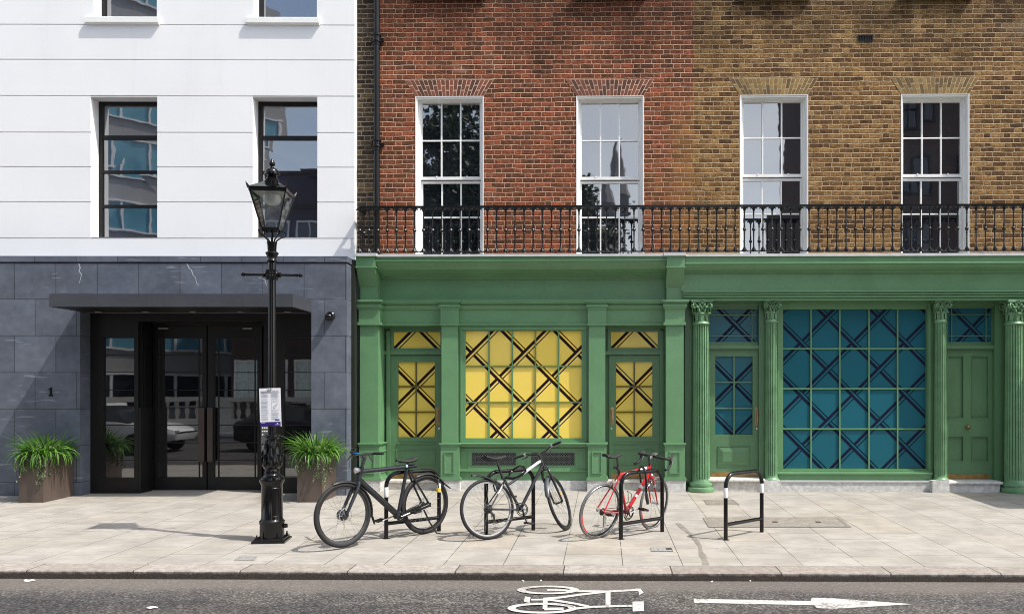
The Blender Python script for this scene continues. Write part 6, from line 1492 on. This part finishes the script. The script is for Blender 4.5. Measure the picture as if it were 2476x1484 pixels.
# --- locks
LK = empty('cable_lock', (-1.05, 9.80, zg(9.8)+.62)); tag(LK, 'thick black cable lock looped round the stand and the black hybrid frame', 'lock')
a1 = PX(1262, 9.75); 
def WP(u, v, Y): return Vector((PX(u, Y), Y, PZ(v, Y, u)))-Vector((-1.05, 9.80, zg(9.8)+.62))
m = MB(); m.tube([WP(1228, 1153, 9.80), WP(1245, 1155, 9.74), WP(1262, 1147, 9.72), WP(1271, 1137, 9.74), WP(1266, 1128, 9.82), WP(1256, 1126, 9.88), WP(1244, 1132, 9.92), WP(1238, 1137, 9.94), WP(1232, 1146, 9.90)], .013, 10, closed=True); m.build('cable', BLACKM, LK)
m = MB(); m.tube([WP(1223, 1153, 9.80), WP(1241, 1156, 9.75)], .019, 10); m.build('lock_barrel', PLAST, LK)
o_ = WP(0, 950, 9.8)
UL = empty('shackle_lock', (PX(1556, 9.75), 9.75, zg(9.75)+.5)); tag(UL, 'black shackle lock hanging over the stand from the red bicycle', 'lock')
def WU(u, v, Y): return Vector((PX(u, Y), Y, PZ(v, Y, u)))-Vector((PX(1556, 9.75), 9.75, zg(9.75)+.5))
m = MB(); m.tube([WU(1562, 1192, 9.76), WU(1561.5, 1160, 9.76), WU(1560, 1140, 9.76), WU(1556, 1131, 9.80), WU(1550, 1128, 9.86), WU(1545, 1132, 9.92), WU(1546, 1144, 9.97), WU(1549, 1166, 9.97)], .0125, 10); m.build('shackle', BLACKM, UL)
m = MB(); m.tube([WU(1562, 1190, 9.76), WU(1563.5, 1204, 9.76), WU(1566, 1218, 9.76)], [.014,.022,.018], 10); m.build('lock_body', PLAST, UL)

# ------------------------------------------------------------------ the other side of the street (seen in the glass, and shading the scene)
CON = paint('pale_concrete', (.30, .30, .30), .8, .12, .8); GLB = glass_mat('blue_office_glass', (.10, .26, .34), 1.6, .02, 1.0, .05); MUL = paint('white_mullion', (.65, .66, .67), .5, .06); DKB = paint('dark_brick_facade', (.075, .05, .042), .9, .25, 2); STN = paint('portland_stone', (.58, .55, .48), .85, .12, 1.5); DGL = glass_mat('far_dark_glass', (.02, .025, .03), 1.6, .02, 1, .05)
CUR = paint('net_curtain', (.66, .74, .70), .9, .2, 6)
def office():
    r = empty('office_block', (-28.8, -13.0, 0), (0, 0, R(-48))); tag(r, 'modern concrete office with ribbon windows across the street, seen mirrored in the glass', 'building')
    m = MB(); m.box(-8, -12, 0, 15, 0, 26); m.build('wall', CON, r)
    for k in range(8):
        z = 1.0+k*3.2; mw, mg = MB(), MB(); mg.box(-7.5, -.06, z, 14.6, .04, z+1.7)
        f = mg.build('ribbon_window', GLB if k else DGL, r)
        for q in range(16): x = -7.5+q*1.47; mw.box(x-.06, .04, z-.02, x+.06, .12, z+1.72)
        mw.box(-7.6, .04, z+1.72, 14.7, .14, z+1.82); mw.box(-7.6, .04, z-.12, 14.7, .14, z-.02); mw.build('mullions', MUL, f)
office()
def block(name, x0, x1, h, mt, lab, rows, floors, wd=1.1, curtain=False, fm=None):
    r = empty(name, ((x0+x1)/2, -14, 0)); tag(r, lab, 'building'); hw = (x1-x0)/2
    m = MB(); m.box(-hw, -12, 0, hw, 0, h); m.box(-hw-.1, -.1, h-.5, hw+.1, .25, h-.2); m.build('wall', mt, r)
    for f in range(floors):
        for q in range(rows):
            x = -hw+(q+.5)*2*hw/rows; z = 1.3+f*3.5; m = MB(); frame_boxes(m, x-wd/2, x+wd/2, z, z+2.1, .0, .10, .09); m.box(x-.03, .03, z+.09, x+.03, .08, z+2.01); m.box(x-wd/2+.09, .02, z+1.0, x+wd/2-.09, .09, z+1.06); o = m.build('window', fm or WPAINT, r)
            p = MB(); p.box(x-wd/2+.09, .012, z+.09, x+wd/2-.09, .02, z+2.01); p.build('pane', CUR if (curtain and f == 0) else DGL, o)
block('terraced_house', -17.6, -11, 13.2, DKB, 'dark brick terrace across the street with a parapet, seen mirrored in the doors', 4, 3, 1.3, True)
block('stone_building', 11.4, 30, 22, DKB, 'tall dark corner building across the street, seen mirrored in the right windows', 6, 5, fm=BRONZE)
m = MB(); 
r = empty('stone_balustrade', (-16, -9.2, 0)); tag(r, 'pale stone balustrade across the street, seen mirrored in the doors', 'balustrade')
m = MB(); m.box(-9, -.2, 0, 9, .2, .55); m.box(-9, -.22, 1.35, 9, .22, 1.55); [m.box(x-.35, -.2, .55, x+.35, .2, 1.35) for x in (-8.6, -4.3, 0, 4.3, 8.6)]; m.build('wall', STN, r)
q = MB(); q.lathe((0,0,.55), [(.09,0),(.06,.1),(.12,.3),(.05,.6),(.09,.8)], 10); b0 = q.build('baluster', STN, r); b0.location = (-7.9, 0, 0)
for i in range(1, 36):
    x = -7.9+i*.45
    if min(abs(x-c) for c in (-8.6, -4.3, 0, 4.3, 8.6)) < .45: continue
    c = dup(b0, r); c.location = (x, 0, 0)
LEAFM = leaf_mat('plane_leaf', (.010, .020, .007), (.022, .042, .012), .1); BARK = paint('plane_bark', (.10, .085, .06), .9, .3, 3)
def tree(x, y, h, cr, lab, seed):
    rnd = random.Random(seed); r = empty('plane_tree', (x, y, 0)); tag(r, lab, 'tree', 'trees across the street')
    m = MB(); m.tube([(0,0,0), (.1,0,h*.25), (0,.1,h*.5), (.1,0,h*.8)], [.32,.24,.17,.06], 10)
    for k in range(9): a = k*2.4; z = h*(.3+.05*k); d = Vector((math.cos(a), math.sin(a), .7)); m.tube([(0,0,z), Vector((0,0,z))+d*cr*.4, Vector((0,0,z))+d*cr*.8], [.1,.06,.02], 6)
    m.build('trunk', BARK, r); m = MB()
    cl = [(Vector((rnd.gauss(0, .45)*cr, rnd.gauss(0, .45)*cr, h*.62+rnd.gauss(0, .45)*h*.32)), rnd.uniform(.6, 1.2)) for _ in range(95)]
    for c, s_ in cl:
        for _ in range(230):
            p = c+Vector((rnd.gauss(0, 1), rnd.gauss(0, 1), rnd.gauss(0, 1)))*s_*.5; ax = Vector((rnd.gauss(0, 1), rnd.gauss(0, 1), rnd.gauss(0, 1)+.5)).normalized(); t1 = ax.orthogonal().normalized()*rnd.uniform(.08, .14); t2 = ax.cross(t1)
            m.add([p-t1, p+t2, p+t1*1.2, p-t2], [(0,1,2,3)])
    m.build('crown', LEAFM, r)
tree(-7.0, -11, 17.5, 3.3, 'tall leafy plane tree across the street, mirrored in the leftmost sash window', 5); tree(-2.4, -11.5, 13.2, 2.5, 'shorter plane tree across the street, mirrored low in the second sash window', 9)

def car(name, x, y, rz, paintm, label):
    r = empty(name, (x, y, ROADZ), (0, 0, rz)); tag(r, label, 'car')
    st = [(-2.1, .55, .72, .70), (-2.05, .35, .95, .80), (-1.7, .28, 1.02, .86), (-1.0, .22, 1.06, .89), (0, .20, 1.02, .90), (.9, .22, .98, .89), (1.6, .28, .88, .85), (2.05, .38, .72, .74), (2.12, .48, .62, .66)]
    m = MB(); vs = []; n = 10
    for X, zl, zh_, w_ in st:
        for k in range(n):
            t = k/(n-1); a = -math.pi/2+t*math.pi
            for _ in (0,): pass
        ringp = [(-w_*.9, zl), (-w_, zl+.15), (-w_, (zl+zh_)/2+.05), (-w_*.94, zh_-.04), (-w_*.7, zh_), (w_*.7, zh_), (w_*.94, zh_-.04), (w_, (zl+zh_)/2+.05), (w_, zl+.15), (w_*.9, zl)]
        vs += [(X, a, b) for a, b in ringp]
    m.add(vs, [(i*10+j, i*10+(j+1) % 10, (i+1)*10+(j+1) % 10, (i+1)*10+j) for i in range(len(st)-1) for j in range(10)]+[tuple(range(10)), tuple(range((len(st)-1)*10, len(st)*10))], 0, True)
    body = m.build('body', paintm, r)
    m = MB(); g = [(-1.75, .98, .76), (-1.25, 1.40, .60), (-.2, 1.50, .58), (.45, 1.42, .60), (1.15, .95, .76)]
    pts = [(X, -w_, z) for X, z, w_ in g]+[(X, w_, z) for X, z, w_ in g]
    m.add(pts, [(i, i+1, 6+i, 5+i) for i in range(4)]+[(0,1,2,3,4), (9,8,7,6,5)], 0, False); m.build('cabin_glass', DGL, r)
    m = MB(); m.box(-1.2, -.57, 1.44, .4, .57, 1.52); m.build('roof', paintm, r)
    for X in (-1.3, 1.35):
        for sd in (-1, 1):
            m = MB(); m.lathe((X, sd*.82-.1, .32), [(.20,0),(.31,.01),(.32,.05),(.32,.16),(.31,.19),(.20,.20)], 24, axis='y'); w_ = m.build('wheel', RUBBER, r)
            m = MB(); m.lathe((X, sd*.9-.06 if sd > 0 else -.96+.03, .32), [(.0,0),(.20,.01),(.21,.06),(.0,.07)], 20, axis='y'); m.build('rim', CHROME, w_)
    for sd in (-1, 1):
        m = MB(); m.box(-2.1, sd*.62-.12, .72, -2.0, sd*.62+.12, .84); m.build('tail_light', paint('tail_red', (.5, .01, .01), .2), r); m = MB(); m.box(2.0, sd*.58-.12, .58, 2.1, sd*.58+.12, .68); m.build('headlight', CHROME, r)
car('parked_car', -14.6, 2.0, R(0), paint('white_car_paint', (.72, .73, .74), .2, .03, 2, coat=.8), 'white hatchback in the road out of shot, seen mirrored in the left glass door')
car('parked_car', -8.9, 1.5, R(0), paint('dark_car_paint', (.012, .013, .016), .2, .1, 2, coat=.8), 'black hatchback in the road out of shot, seen mirrored in the right glass door')
TOW = paint('weathered_tower_stone', (.20, .20, .21), .9, .15, 1)
r = empty('church_tower', (.75, -30, 0)); tag(r, 'slim church tower with pointed spire far off, mirrored in the second sash window', 'building')
m = MB(); m.box(-.6, -.6, 0, .6, .6, 15.4); m.build('tower', TOW, r)
m = MB(); m.lathe((0,0,15.4), [(.75, 0), (.5, .9), (.35, 1.2), (.30, 2.2), (.12, 3.2), (.03, 4.6)], 8); m.build('spire', TOW, r)
# unseen porch added further along to throw shade on the right-hand paving
r = empty('shade_porch', (9.1, 13.6, zg(13.6))); tag(r, 'unseen porch added beyond the last fluted column to shade the paving', 'porch')
m = MB(); m.box(-1.35, -2.3, 2.95, 2.2, .2, 3.2); m.box(-1.3, -2.25, 3.2, 2.15, .2, 3.26); m.build('roof', GREEN, r)
for X in (-1.2, 2.05): m = MB(); m.lathe((X, -2.1, 0), [(.16,0),(.16,.1),(.11,.14),(.10,2.8),(.15,2.88),(.15,2.95)], 20); m.build('post', GREEN, r)
